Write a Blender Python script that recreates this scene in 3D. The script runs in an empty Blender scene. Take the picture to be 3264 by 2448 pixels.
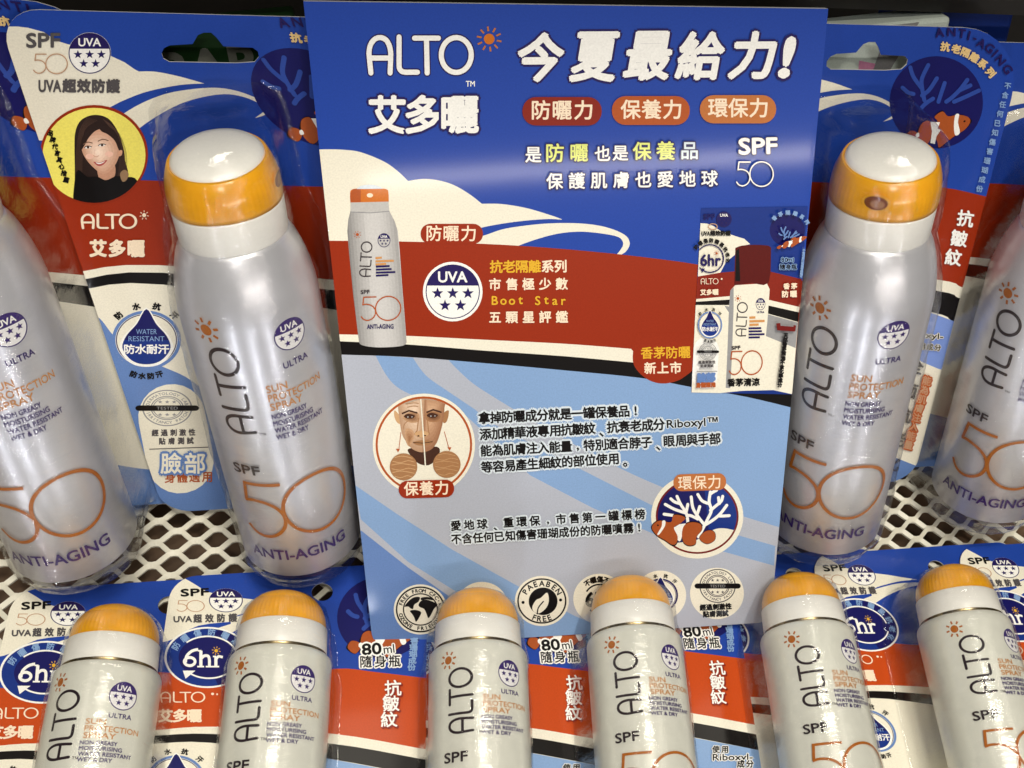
import bpy, math, random
from mathutils import Vector, Matrix, noise
from mathutils.geometry import tessellate_polygon
random.seed(7)
SC = bpy.context.scene
COL = SC.collection

# ------------------------------------------------------------------ camera frame
# Everything is surveyed in the camera's frame (x right, y down, z away, metres) and turned once into the world,
# where the sheet-metal shelf is the plane z = 0 and y runs to the back of the display.
F, CX, CY = 3400.0, 1632.0, 1224.0
V = Vector
def ray(p): return V(((p[0]-CX)/F, (p[1]-CY)/F, 1.0))
def P(x, y, Z): return ray((x, y))*Z
AX = V((-.0615, -1.612, 1)).normalized()           # along the lying packs, to the back
ROW = V((1, -.03, .2)).normalized()                # along the front row
NF = AX.cross(ROW).normalized()
if NF.z < 0: NF = -NF
C_AXIS = NF.dot(P(1522, 2083, .436))
C_MESH = C_AXIS+.0335
YW, ZW = AX, -NF
XW = YW.cross(ZW)
def W(v): return V((v.dot(XW), v.dot(YW), C_MESH+v.dot(ZW)))
def Wd(v): return V((v.dot(XW), v.dot(YW), v.dot(ZW)))

cam = bpy.data.cameras.new('camera')
cam.sensor_width = 36; cam.lens = 36*F/3264; cam.clip_start = .01; cam.clip_end = 50
camo = bpy.data.objects.new('camera', cam); COL.objects.link(camo)
r3 = Matrix((Wd(V((1, 0, 0))), Wd(V((0, -1, 0))), Wd(V((0, 0, -1))))).transposed()
camo.matrix_world = Matrix.Translation(W(V((0, 0, 0)))) @ r3.to_4x4()
SC.camera = camo

world = bpy.data.worlds.new('World'); SC.world = world; world.use_nodes = True
bg = world.node_tree.nodes['Background']
bg.inputs[0].default_value = (1.0, .97, .95, 1); bg.inputs[1].default_value = .03

def lamp(name, loc, target, size, watts, col, size_y=None):
    l = bpy.data.lights.new(name, 'AREA'); l.energy = watts; l.size = size; l.color = col
    if size_y: l.shape = 'RECTANGLE'; l.size_y = size_y
    o = bpy.data.objects.new(name, l); COL.objects.link(o)
    o.location = loc
    o.rotation_euler = (V(target)-V(loc)).to_track_quat('-Z', 'Y').to_euler()
    return o
T0 = (0, .0, .05)
WARM = (1, .925, .79)
lamp('ceiling_panel_lamp', (-.10, -.80, 1.45), T0, .30, 5.2, (1, .95, .88))
lamp('ceiling_panel_lamp', (.05, .02, 1.5), T0, .30, 12, (1, .95, .82))
lamp('ceiling_spot_lamp', (.22, -.25, 1.6), T0, .07, 4, WARM)
lamp('ceiling_spot_lamp', (-.42, -.30, 1.6), T0, .07, 2.5, WARM)
lamp('ceiling_spot_lamp', (-.62, .42, 1.20), T0, .16, .45, WARM)
lamp('ceiling_spot_lamp', (.02, .42, 1.30), T0, .16, .45, WARM)
lamp('ceiling_spot_lamp', (.66, .42, 1.25), T0, .16, .45, WARM)
lamp('ceiling_tube_lamp', (.50, -.81, .577), (.1, .15, .15), .9, 3.0, (1, .92, .84), .02)
lamp('aisle_display_lamp', (-.42, -.97, -.22), (-.04, .2, .15), .02, 1.2, (.92, .94, 1), .16)
lamp('aisle_display_lamp', (.10, -1.04, -.14), (.1, .2, .15), .02, 1.2, (.92, .94, 1), .16)
lamp('aisle_display_lamp', (.66, -.97, -.06), (.18, .2, .15), .02, 1.2, (.95, .95, 1), .16)
SC.view_settings.view_transform = 'Standard'; SC.view_settings.look = 'None'
SC.view_settings.exposure = 0.06; SC.view_settings.gamma = 1.0
SC.view_settings.use_curve_mapping = False
SC.cycles.use_denoising = True
SC.cycles.max_bounces = 8; SC.cycles.transparent_max_bounces = 16

# ------------------------------------------------------------------ materials
def lin(c):
    return tuple((x/255/12.92 if x/255 <= .04045 else ((x/255+.055)/1.055)**2.4) for x in c)+(1,)
MATS = {}
def mat(name, rgb, rough=.4, metal=0, coat=0, var=.05, scale=900, bump=0, bscale=600, spec=.5, sss=0):
    if name in MATS: return MATS[name]
    m = bpy.data.materials.new(name); m.use_nodes = True; nt = m.node_tree; b = nt.nodes['Principled BSDF']
    b.inputs['Roughness'].default_value = rough; b.inputs['Metallic'].default_value = metal
    b.inputs['Coat Weight'].default_value = coat; b.inputs['Coat Roughness'].default_value = .08
    b.inputs['Specular IOR Level'].default_value = spec
    tc = nt.nodes.new('ShaderNodeTexCoord')
    n = nt.nodes.new('ShaderNodeTexNoise'); n.inputs['Scale'].default_value = scale; n.inputs['Detail'].default_value = 3
    nt.links.new(tc.outputs['Object'], n.inputs['Vector'])
    r = nt.nodes.new('ShaderNodeValToRGB'); c = lin(rgb)
    r.color_ramp.elements[0].position = .3; r.color_ramp.elements[1].position = .7
    r.color_ramp.elements[0].color = tuple(x*(1-var) for x in c[:3])+(1,)
    r.color_ramp.elements[1].color = tuple(min(1, x*(1+var)) for x in c[:3])+(1,)
    nt.links.new(n.outputs['Fac'], r.inputs['Fac']); nt.links.new(r.outputs['Color'], b.inputs['Base Color'])
    if sss:
        b.inputs['Subsurface Weight'].default_value = sss; b.inputs['Subsurface Radius'].default_value = (.004, .002, .0006)
        b.inputs['Subsurface Scale'].default_value = 1.0
    if bump:
        n2 = nt.nodes.new('ShaderNodeTexNoise'); n2.inputs['Scale'].default_value = bscale; n2.inputs['Detail'].default_value = 4
        nt.links.new(tc.outputs['Object'], n2.inputs['Vector'])
        bp = nt.nodes.new('ShaderNodeBump'); bp.inputs['Strength'].default_value = bump; bp.inputs['Distance'].default_value = .0004
        nt.links.new(n2.outputs['Fac'], bp.inputs['Height']); nt.links.new(bp.outputs['Normal'], b.inputs['Normal'])
    MATS[name] = m
    return m
PR = dict(rough=.36, var=.06, scale=1500, spec=.14, coat=.18, bump=.10, bscale=45)      # glossy printed card
def pr(name, rgb): return mat('print_'+name, rgb, **PR)
BLUE = pr('blue', (33, 68, 162)); BLUE2 = pr('deep_blue', (22, 50, 130)); NAVY = pr('navy', (36, 26, 88)); NAVYD = pr('dark_navy', (22, 22, 92))
CREAM = pr('cream', (236, 231, 214)); WHITE = pr('white', (245, 244, 240)); RED = pr('red_brown', (150, 44, 13)); DRED = pr('dark_red', (134, 36, 20))
BRN = pr('brown', (176, 84, 36)); TAN = pr('tan', (188, 112, 58)); BLACK = pr('black', (14, 10, 9)); LBL = pr('light_blue', (132, 164, 208))
LBL2 = pr('mid_blue', (100, 132, 190)); LIL = pr('lilac_grey', (176, 181, 195)); HALO = pr('halo', (216, 226, 234)); YEL = pr('yellow', (226, 176, 46))
YGR = pr('yellow_green', (226, 232, 130)); PINKC = pr('pale_cream', (246, 226, 200)); GOLD = pr('pale_gold', (232, 200, 140)); ORA = pr('orange', (206, 112, 30))
LYEL = pr('light_yellow', (244, 232, 110)); HAIR = pr('dark_hair', (44, 30, 26)); SKIN = pr('skin', (240, 205, 180)); SKIN2 = pr('skin_shade', (212, 160, 130))
LIP = pr('lip', (176, 84, 80)); GREY = pr('grey', (150, 150, 152)); LGREY = pr('light_grey', (190, 188, 186)); DGREY = pr('dark_grey', (84, 80, 82))
FISH = pr('fish_orange', (168, 82, 38)); CORAL = pr('coral_blue', (46, 74, 160)); OLDSK = pr('aged_skin', (206, 164, 122)); BRSK = pr('brown_skin', (166, 120, 80))
MIDSK = pr('tan_skin', (190, 146, 108)); BRSK2 = pr('brown_crease', (206, 164, 120)); DBRN = pr('dark_brown', (70, 42, 30)); SILV = pr('silver_print', (196, 194, 194)); SILV2 = pr('silver_print_shade', (168, 166, 168))
PBR = pr('pale_brown', (190, 150, 120)); MAR = pr('maroon', (112, 24, 20)); MAR2 = pr('oxblood', (88, 16, 12)); LAV = pr('periwinkle', (122, 148, 214))
INKN = mat('ink_navy', (58, 38, 108), .35); INKO = mat('ink_orange', (206, 142, 74), .35); INKB = mat('ink_black', (44, 32, 38), .35)
INKA = mat('ink_amber', (176, 100, 30), .35); INKW = mat('ink_white', (240, 238, 238), .35)
PAPER = mat('white_card_edge', (236, 236, 232), .7, bump=.2)
CAN = mat('pearl_can_lit', (228, 228, 217), .30, metal=.12, var=.03, scale=250, coat=.15, bump=.05, bscale=900)  # front-row can paint, with the stronger light there put into its colour
CAPW = mat('white_plastic', (240, 238, 232), .35, var=.02)
CAPO = mat('amber_plastic', (236, 166, 28), .28, var=.12, scale=90, coat=.4, bump=.12, bscale=300, sss=.15)
GAPM = mat('can_rim_metal', (140, 124, 92), .25, metal=.9)
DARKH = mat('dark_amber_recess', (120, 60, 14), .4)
CANB = mat('pearl_can_shaded', (214, 214, 220), .34, metal=.45, var=.05, scale=60, coat=.15, bump=.12, bscale=260)  # same can paint, greyed to stand in for weaker light at the back
STEEL = mat('cream_painted_steel', (218, 214, 198), .42, var=.10, scale=90, bump=.15, bscale=400)

def blister_mat():
    m = bpy.data.materials.new('clear_blister_plastic'); m.use_nodes = True; nt = m.node_tree; nt.nodes.clear()
    out = nt.nodes.new('ShaderNodeOutputMaterial'); mx = nt.nodes.new('ShaderNodeMixShader')
    tr = nt.nodes.new('ShaderNodeBsdfTransparent'); tr.inputs[0].default_value = (.965, .968, .972, 1)
    gl = nt.nodes.new('ShaderNodeBsdfGlossy'); gl.inputs['Roughness'].default_value = .035
    lw = nt.nodes.new('ShaderNodeLayerWeight'); lw.inputs['Blend'].default_value = .5
    pw = nt.nodes.new('ShaderNodeMath'); pw.operation = 'POWER'; pw.inputs[1].default_value = 3.0
    ml = nt.nodes.new('ShaderNodeMath'); ml.operation = 'MULTIPLY_ADD'; ml.inputs[1].default_value = .42; ml.inputs[2].default_value = .075
    tc = nt.nodes.new('ShaderNodeTexCoord'); mp = nt.nodes.new('ShaderNodeMapping'); mp.inputs['Scale'].default_value = (.35, 1, .35)
    n = nt.nodes.new('ShaderNodeTexNoise'); n.inputs['Scale'].default_value = 120; n.inputs['Detail'].default_value = 6; n.inputs['Roughness'].default_value = .6
    bp = nt.nodes.new('ShaderNodeBump'); bp.inputs['Strength'].default_value = .85; bp.inputs['Distance'].default_value = .0016
    L = nt.links.new
    L(tc.outputs['Object'], mp.inputs['Vector']); L(mp.outputs['Vector'], n.inputs['Vector']); L(n.outputs['Fac'], bp.inputs['Height'])
    L(bp.outputs['Normal'], gl.inputs['Normal']); L(bp.outputs['Normal'], lw.inputs['Normal'])
    L(lw.outputs['Facing'], pw.inputs[0]); L(pw.outputs[0], ml.inputs[0]); L(ml.outputs[0], mx.inputs[0])
    L(tr.outputs[0], mx.inputs[1]); L(gl.outputs[0], mx.inputs[2]); L(mx.outputs[0], out.inputs['Surface'])
    return m
FILM = blister_mat()

# ------------------------------------------------------------------ text outlines
_tc = bpy.data.curves.new('lettering_source', 'FONT'); _to = bpy.data.objects.new('lettering_source', _tc); COL.objects.link(_to)
_cache = {}
def glyphs(s, bold=0.0, shear=0.0):
    k = (s, bold, shear)
    if k not in _cache:
        _tc.body = s; _tc.offset = bold; _tc.shear = shear; _tc.resolution_u = 3
        dg = bpy.context.evaluated_depsgraph_get(); dg.update()
        me = bpy.data.meshes.new_from_object(_to.evaluated_get(dg))
        vs = [(v.co.x, v.co.y) for v in me.vertices]; fs = [tuple(p.vertices) for p in me.polygons]
        bpy.data.meshes.remove(me)
        _cache[k] = (vs, fs)
    return _cache[k]

# ------------------------------------------------------------------ flat artwork
def area2(p): return sum(p[i-1][0]*p[i][1]-p[i][0]*p[i-1][1] for i in range(len(p)))
def clip_half(poly, nx, ny, d):
    out = []
    for i in range(len(poly)):
        a, b = poly[i-1], poly[i]
        da, db = a[0]*nx+a[1]*ny-d, b[0]*nx+b[1]*ny-d
        if (da < 0) != (db < 0):
            t = da/(da-db); out.append((a[0]+(b[0]-a[0])*t, a[1]+(b[1]-a[1])*t))
        if db >= 0: out.append(b)
    return out
def clip_convex(poly, cv):
    s = 1 if area2(cv) > 0 else -1
    for i in range(len(cv)):
        a, b = cv[i-1], cv[i]
        nx, ny = -(b[1]-a[1])*s, (b[0]-a[0])*s
        poly = clip_half(poly, nx, ny, a[0]*nx+a[1]*ny)
        if len(poly) < 3: return []
    return poly
def smooth(pts, n=6, closed=False):
    """Catmull-Rom through the points."""
    q = list(pts); N = len(q); out = []
    rng = range(N) if closed else range(N-1)
    for i in rng:
        p0 = q[i-1] if (closed or i > 0) else q[i]
        p1, p2 = q[i], q[(i+1) % N]
        p3 = q[(i+2) % N] if (closed or i+2 < N) else p2
        for j in range(n):
            t = j/n
            out.append(tuple(.5*(2*p1[k]+(p2[k]-p0[k])*t+(2*p0[k]-5*p1[k]+4*p2[k]-p3[k])*t*t+(3*p1[k]-p0[k]-3*p2[k]+p3[k])*t**3) for k in (0, 1)))
    if not closed: out.append(tuple(q[-1]))
    return out
class Art:
    """Printed shapes stacked in painting order, a few microns of ink apart."""
    def __init__(s, map2, lift, ys=1, step=4e-6, base=2e-5, slab=None, clip=None):
        s.map2, s.lift, s.ys, s.step, s.h, s.slab, s.clip = map2, lift, ys, step, base, slab, clip
        s.v, s.f, s.m, s.mats = [], [], [], []
        s.T = None
    def _emit(s, polys, mt, clip=None):
        if mt not in s.mats: s.mats.append(mt)
        mi = s.mats.index(mt); s.h += s.step
        for pts in polys:
            if s.T: pts = [s.T(*p) for p in pts]
            if clip: pts = clip_convex(pts, clip)
            if len(pts) < 3: continue
            pts = [s.map2(p) for p in pts]
            if s.clip:
                pts = clip_convex(pts, s.clip)
                if len(pts) < 3: continue
            if area2(pts) < 0: pts = pts[::-1]
            parts = [pts]
            if s.slab:
                parts = []
                lo, hi = min(p[0] for p in pts), max(p[0] for p in pts)
                k0, k1 = math.floor(lo/s.slab), math.floor(hi/s.slab)
                for k in range(k0, k1+1):
                    q = pts if k0 == k1 else clip_half(clip_half(pts, 1, 0, k*s.slab), -1, 0, -(k+1)*s.slab)
                    if len(q) >= 3 and abs(area2(q)) > 1e-13: parts.append(q)
            for q in parts:
                b = len(s.v)
                s.v += [s.lift(p[0], p[1], s.h) for p in q]
                s.f.append(tuple(range(b, b+len(q)))); s.m.append(mi)
    def poly(s, pts, mt, clip=None):
        tri = tessellate_polygon([[V((p[0], p[1], 0)) for p in pts]])
        s._emit([[pts[i] for i in t] for t in tri], mt, clip)
    def ell(s, c, rx, ry, mt, n=40, rot=0, a0=0, a1=360, clip=None):
        cr, sr = math.cos(rot), math.sin(rot); pts = []
        full = (a1-a0) >= 359.9
        for i in range(n if full else n+1):
            a = math.radians(a0+(a1-a0)*i/n); x, y = rx*math.cos(a), ry*math.sin(a)
            pts.append((c[0]+x*cr-y*sr, c[1]+x*sr+y*cr))
        s.poly(pts, mt, clip)
    def stroke(s, pts, w, mt, closed=False, cap=True, clip=None):
        N = len(pts); L, R = [], []
        for i in range(N):
            a = pts[i-1] if (closed or i) else pts[i]; b = pts[(i+1) % N] if (closed or i < N-1) else pts[i]
            p = pts[i]
            d1 = V((p[0]-a[0], p[1]-a[1])); d2 = V((b[0]-p[0], b[1]-p[1]))
            if d1.length < 1e-12: d1 = d2
            if d2.length < 1e-12: d2 = d1
            d1.normalize(); d2.normalize(); t = d1+d2
            if t.length < 1e-6: t = d1.copy()
            t.normalize(); c = max(.45, t.dot(d1)); n = V((-t.y, t.x))*(w/2/c)
            L.append((p[0]+n.x, p[1]+n.y)); R.append((p[0]-n.x, p[1]-n.y))
        polys = [[L[i], L[(i+1) % N], R[(i+1) % N], R[i]] for i in range(N if closed else N-1)]
        if cap and not closed:
            for (p, q) in ((pts[0], pts[1]), (pts[-1], pts[-2])):
                d = math.atan2(p[1]-q[1], p[0]-q[0])
                polys.append([(p[0]+w/2*math.cos(d+math.pi*(k/6-.5)), p[1]+w/2*math.sin(d+math.pi*(k/6-.5))) for k in range(7)])
        s._emit(polys, mt, clip)
    def ring(s, c, rx, ry, w, mt, n=44, rot=0, a0=0, a1=360, clip=None):
        cr, sr = math.cos(rot), math.sin(rot); full = (a1-a0) >= 359.9
        pts = []
        for i in range(n if full else n+1):
            a = math.radians(a0+(a1-a0)*i/n); x, y = rx*math.cos(a), ry*math.sin(a)
            pts.append((c[0]+x*cr-y*sr, c[1]+x*sr+y*cr))
        s.stroke(pts, w, mt, closed=full, cap=False, clip=clip)
    def rrect(s, c, w, h, r, mt, rot=0, clip=None):
        pts = []
        for (sx, sy, a0) in ((1, 1, 0), (-1, 1, 90), (-1, -1, 180), (1, -1, 270)):
            for k in range(7):
                a = math.radians(a0+15*k); pts.append((sx*(w/2-r)+r*math.cos(a), sy*(h/2-r)+r*math.sin(a)))
        cr, sr = math.cos(rot), math.sin(rot)
        s.poly([(c[0]+x*cr-y*sr, c[1]+x*sr+y*cr) for x, y in pts], mt, clip)
    def _mesh(s, vs, fs, mt):
        """Glyph outlines: one vertex list, many faces; clipped only where they leave the sheet."""
        if s.slab: return s._emit([[vs[i] for i in f] for f in fs], mt)
        if mt not in s.mats: s.mats.append(mt)
        mi = s.mats.index(mt); s.h += s.step
        if s.T: vs = [s.T(*p) for p in vs]
        vs = [s.map2(p) for p in vs]
        if s.clip:
            x0, x1, y0, y1 = min(p[0] for p in vs), max(p[0] for p in vs), min(p[1] for p in vs), max(p[1] for p in vs)
            if any(not s._inside(c) for c in ((x0, y0), (x1, y0), (x1, y1), (x0, y1))):
                T, m2 = s.T, s.map2; s.T = None; s.map2 = lambda p: p; s.h -= s.step
                s._emit([[vs[i] for i in f] for f in fs], mt); s.T, s.map2 = T, m2
                return
        b = len(s.v); s.v += [s.lift(p[0], p[1], s.h) for p in vs]
        flip = sum(area2([vs[i] for i in f]) for f in fs) < 0
        for f in fs:
            s.f.append(tuple(b+i for i in (reversed(f) if flip else f))); s.m.append(mi)
    def _inside(s, c):
        cv = s.clip; sg = 1 if area2(cv) > 0 else -1
        return all(((cv[i][0]-cv[i-1][0])*(c[1]-cv[i-1][1])-(cv[i][1]-cv[i-1][1])*(c[0]-cv[i-1][0]))*sg >= 0 for i in range(len(cv)))
    @staticmethod
    def _shifts(b):
        if b <= .004: return [(0, 0)]
        if b <= .06: return [(b*math.cos(2*math.pi*(k+.5)/(6 if b < .04 else 14)), b*math.sin(2*math.pi*(k+.5)/(6 if b < .04 else 14))) for k in range(6 if b < .04 else 14)]+[(0, 0)]
        return [(b*math.cos(math.pi*k/4), b*math.sin(math.pi*k/4)) for k in range(8)]+[(b*.55*math.cos(math.pi*(k/2+.25)), b*.55*math.sin(math.pi*(k/2+.25))) for k in range(4)]+[(0, 0)]
    def txt(s, body, p0, p1, h, mt, bold=.0, shear=0, clip=None, halo=None, hmat=None):
        """Ink box of the string from p0 to p1 along its foot and h tall."""
        vs, fs = glyphs(body, 0, shear); x0, x1 = min(v[0] for v in vs), max(v[0] for v in vs)
        y0, y1 = min(v[1] for v in vs), max(v[1] for v in vs)
        d = V((p1[0]-p0[0], p1[1]-p0[1])); ln = d.length; d.normalize()
        up = V((-d.y, d.x))*s.ys; kx, ky = ln/(x1-x0), h/(y1-y0); km = (kx+ky)/2
        for b, m_ in (((halo, hmat),) if halo else ())+((bold, mt),):
            for sx, sy in s._shifts(b):
                sx *= km/kx; sy *= km/ky
                s._mesh([(p0[0]+d.x*(x+sx-x0)*kx+up.x*(y+sy-y0)*ky, p0[1]+d.y*(x+sx-x0)*kx+up.y*(y+sy-y0)*ky) for x, y in vs], fs, m_)
    def begin(s): s.q = []
    def end(s):
        q, s.q = s.q, None
        keys = []
        for g in q:
            if (g[3], g[5]) not in keys: keys.append((g[3], g[5]))
        for k in keys:
            for sh in s._shifts(k[1]):
                vv, ff = [], []
                for g in q:
                    if (g[3], g[5]) != k: continue
                    ch, c, em, mt, ang, bold, wide, shear = g
                    vs, fs = glyphs(ch, 0, shear)
                    cx = (min(v[0] for v in vs)+max(v[0] for v in vs))/2
                    cy = .37 if ord(ch) > 0x2e80 else (min(v[1] for v in vs)+max(v[1] for v in vs))/2
                    a = math.radians(ang); dx, dy = math.cos(a), math.sin(a)*s.ys
                    ux, uy = -math.sin(a), math.cos(a)*s.ys; b = len(vv)
                    vv += [(c[0]+((x+sh[0]-cx)*dx*wide+(y+sh[1]-cy)*ux)*em, c[1]+((x+sh[0]-cx)*dy*wide+(y+sh[1]-cy)*uy)*em) for x, y in vs]
                    ff += [tuple(b+i for i in f) for f in fs]
                s._mesh(vv, ff, k[0])
    q = None
    def glyph(s, ch, c, em, mt, ang=0, bold=.03, wide=1.0, shear=0, clip=None):
        """One character centred on c; ang in degrees from the artwork's x axis (counter-clockwise as seen)."""
        own = s.q is None
        if own: s.begin()
        s.q.append((ch, c, em, mt, ang, bold, wide, shear))
        if own: s.end()
    def cjk(s, body, p0, p1, em, mt, bold=.03, halo=None, hmat=None, wide=1.0, shear=0, mats=None):
        """Characters in equal cells from p0 to p1 (foot of the line)."""
        N = len(body); d = V((p1[0]-p0[0], p1[1]-p0[1])); u = d.normalized(); up = V((-u.y, u.x))*s.ys
        ang = math.degrees(math.atan2(u.y*s.ys, u.x))
        own = s.q is None
        if own: s.begin()
        for b, m_ in (((halo, hmat),) if halo else ())+((bold, mt),):
            for i, ch in enumerate(body):
                if ch == ' ': continue
                c = V(p0)+d*((i+.5)/N)+up*(em*.45)
                if ch in '、。,・': c = c-up*em*.28
                s.glyph(ch, c, em, (mats[i] if (mats and b == bold) else m_), ang, b, wide, shear)
        if own: s.end()
    def arctext(s, body, c, rx, ry, em, mt, a0, a1, bold=.03, inward=False, wide=1):
        """Characters set round an ellipse, from angle a0 to a1 (degrees, counter-clockwise as seen from the x axis)."""
        N = len(body); own = s.q is None
        if own: s.begin()
        for i, ch in enumerate(body):
            if ch == ' ': continue
            a = a0+(a1-a0)*(i+.5)/N; r = math.radians(a)
            p = (c[0]+rx*math.cos(r), c[1]+ry*math.sin(r)*s.ys)
            s.glyph(ch, p, em, mt, a+90 if inward else a-90, bold, wide)
        if own: s.end()
    def star(s, c, r, mt, sy=1.0):
        pts = []
        for k in range(10):
            q = r if k % 2 == 0 else r*.42; a = math.radians(90+36*k)
            pts.append((c[0]+q*math.cos(a), c[1]+q*math.sin(a)*sy*s.ys))
        s.poly(pts, mt)
    def sun(s, c, r, mt, rays=8, ry=None, core=.42, w=.16):
        k = (ry or r)/r
        s.ell(c, r*core, r*core*k, mt, 20)
        for i in range(rays):
            a = 2*math.pi*i/rays+.2
            s.stroke([(c[0]+r*.62*math.cos(a), c[1]+r*.62*k*math.sin(a)), (c[0]+r*math.cos(a), c[1]+r*k*math.sin(a))], r*w, mt, cap=False)
    def build(s, name, parent=None):
        me = bpy.data.meshes.new(name); me.from_pydata(s.v, [], s.f)
        for m_ in s.mats: me.materials.append(m_)
        me.polygons.foreach_set('material_index', s.m); me.update()
        o = bpy.data.objects.new(name, me); COL.objects.link(o)
        if parent: o.parent = parent
        return o
def aff(c, ex, ey): return lambda x, y: (c[0]+ex[0]*x+ey[0]*y, c[1]+ex[1]*x+ey[1]*y)

ALTO = [[(.12, .03), (.08, .40), (.07, .58), (.11, .77), (.22, .91), (.36, .955), (.50, .91), (.60, .77), (.645, .58), (.645, .40), (.63, .03)], [(.1, .42), (.63, .42)],
        [(.87, .97), (.87, .7), (.87, .45), (.87, .25), (.885, .14), (.95, .07), (1.05, .05), (1.2, .05), (1.36, .05)], [(1.28, .94), (1.92, .94)], [(1.60, .94), (1.62, .03)]]
def logo(art, T, w, mt):
    old = art.T; art.T = T
    for i, pl in enumerate(ALTO): art.stroke(smooth(pl, 4) if len(pl) > 3 else pl, w, mt)
    art.ring((2.395, .5), .40, .455, w, mt)
    art.T = old
def fifty(art, T, w, mt):
    old = art.T; art.T = T
    art.stroke([(.62, .97), (.13, .97), (.09, .655)], w, mt, cap=False)
    art.stroke(smooth([(.07, .655), (.2, .68), (.38, .645), (.52, .54), (.585, .38), (.55, .2), (.43, .07), (.27, .02), (.12, .07), (.02, .19)], 4), w, mt, cap=False)
    art.ring((1.075, .49), .49, .49, w, mt)
    art.T = old
def uva(art, c, rx, ry, face=WHITE, ink=NAVY, rim=None, lw=.07, tilt=(0, 0)):
    """Round rating seal: dark upper third with the letters, five stars below."""
    old, ys = art.T, art.ys
    base = aff(c, (rx, tilt[0]), (tilt[1], ry*ys)); art.T = base if not old else (lambda x, y: old(*base(x, y)))
    art.ys = 1
    if rim: art.ell((0, 0), 1.08, 1.08, rim)
    art.ell((0, 0), 1, 1, face)
    a = math.degrees(math.asin(.22))
    art.ell((0, 0), .98, .98, ink, 30, 0, a, 180-a)
    art.ring((0, 0), .965, .965, lw, ink)
    art.txt('UVA', (-.52, .34), (.52, .34), .38, WHITE, .025)
    for p in ((-.55, -.06), (0, -.06), (.55, -.06), (-.28, -.5), (.28, -.5)): art.star(p, .22, ink)
    art.T, art.ys = old, ys
def mesh_obj(name, vs, fs, mts, mi=None, parent=None, smooth_=False):
    me = bpy.data.meshes.new(name); me.from_pydata(vs, [], fs)
    for m_ in mts: me.materials.append(m_)
    if mi: me.polygons.foreach_set('material_index', mi)
    if smooth_: me.polygons.foreach_set('use_smooth', [True]*len(fs))
    me.update()
    o = bpy.data.objects.new(name, me); COL.objects.link(o)
    if parent: o.parent = parent
    return o
def sheet(name, outer, holes, thick, front, edge, parent=None):
    """Card cut to an outline with punched holes: printed face, bare edges and back."""
    loops = [outer]+holes
    tri = tessellate_polygon([[V((p[0], p[1], 0)) for p in l] for l in loops])
    flat = [p for l in loops for p in l]; N = len(flat)
    vs = [(x, y, 0) for x, y in flat]+[(x, y, -thick) for x, y in flat]; fs, mi = [], []
    for t in tri:
        t = list(t)
        if area2([flat[i] for i in t]) < 0: t.reverse()
        fs.append(tuple(t)); mi.append(0); fs.append(tuple(i+N for i in reversed(t))); mi.append(1)
    b = 0
    for l in loops:
        n = len(l)
        for i in range(n): fs.append((b+i, b+(i+1) % n, N+b+(i+1) % n, N+b+i)); mi.append(1)
        b += n
    return mesh_obj(name, vs, fs, [front, edge], mi, parent)
def lathe(name, prof, mts, mi_of=None, parent=None, n=72, sm=True):
    """Turned about local y; prof is (radius, y) from bottom to top."""
    vs, fs, mi = [], [], []
    for r, y in prof:
        for k in range(n):
            a = 2*math.pi*k/n; vs.append((r*math.sin(a), y, r*math.cos(a)))
    for j in range(len(prof)-1):
        for k in range(n):
            k2 = (k+1) % n; fs.append((j*n+k, j*n+k2, (j+1)*n+k2, (j+1)*n+k)); mi.append(mi_of(j) if mi_of else 0)
    fs.append(tuple(reversed(range(n)))); mi.append(mi_of(0) if mi_of else 0)
    fs.append(tuple((len(prof)-1)*n+k for k in range(n))); mi.append(mi_of(len(prof)-2) if mi_of else 0)
    return mesh_obj(name, vs, fs, mts, mi, parent, sm)

def frame(o, ey, ez):
    """World matrix of a local frame given in the camera's frame."""
    ex = ey.cross(ez)
    m = Matrix((Wd(ex), Wd(ey), Wd(ez))).transposed().to_4x4(); m.translation = W(o)
    return m
class Fr:
    def __init__(s, o, ey, ez): s.o, s.ey, s.ez, s.ex = o, ey, ez, ey.cross(ez)
    def onplane(s, p, z):
        d = ray(p); v = d*((s.o+s.ez*z).dot(s.ez)/d.dot(s.ez))-s.o
        return (v.dot(s.ex), v.dot(s.ey))
    def mat(s): return frame(s.o, s.ey, s.ez)
def tag(o, label, cat, group=None, kind=None):
    if label: o['label'] = label
    if cat: o['category'] = cat
    if group: o['group'] = group
    if kind: o['kind'] = kind
def crop(ox, oy, s): return lambda *a: (ox+a[0]/s, oy+a[1]/s) if len(a) == 2 else [(ox+x/s, oy+y/s) for x, y in a[0]]

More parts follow.
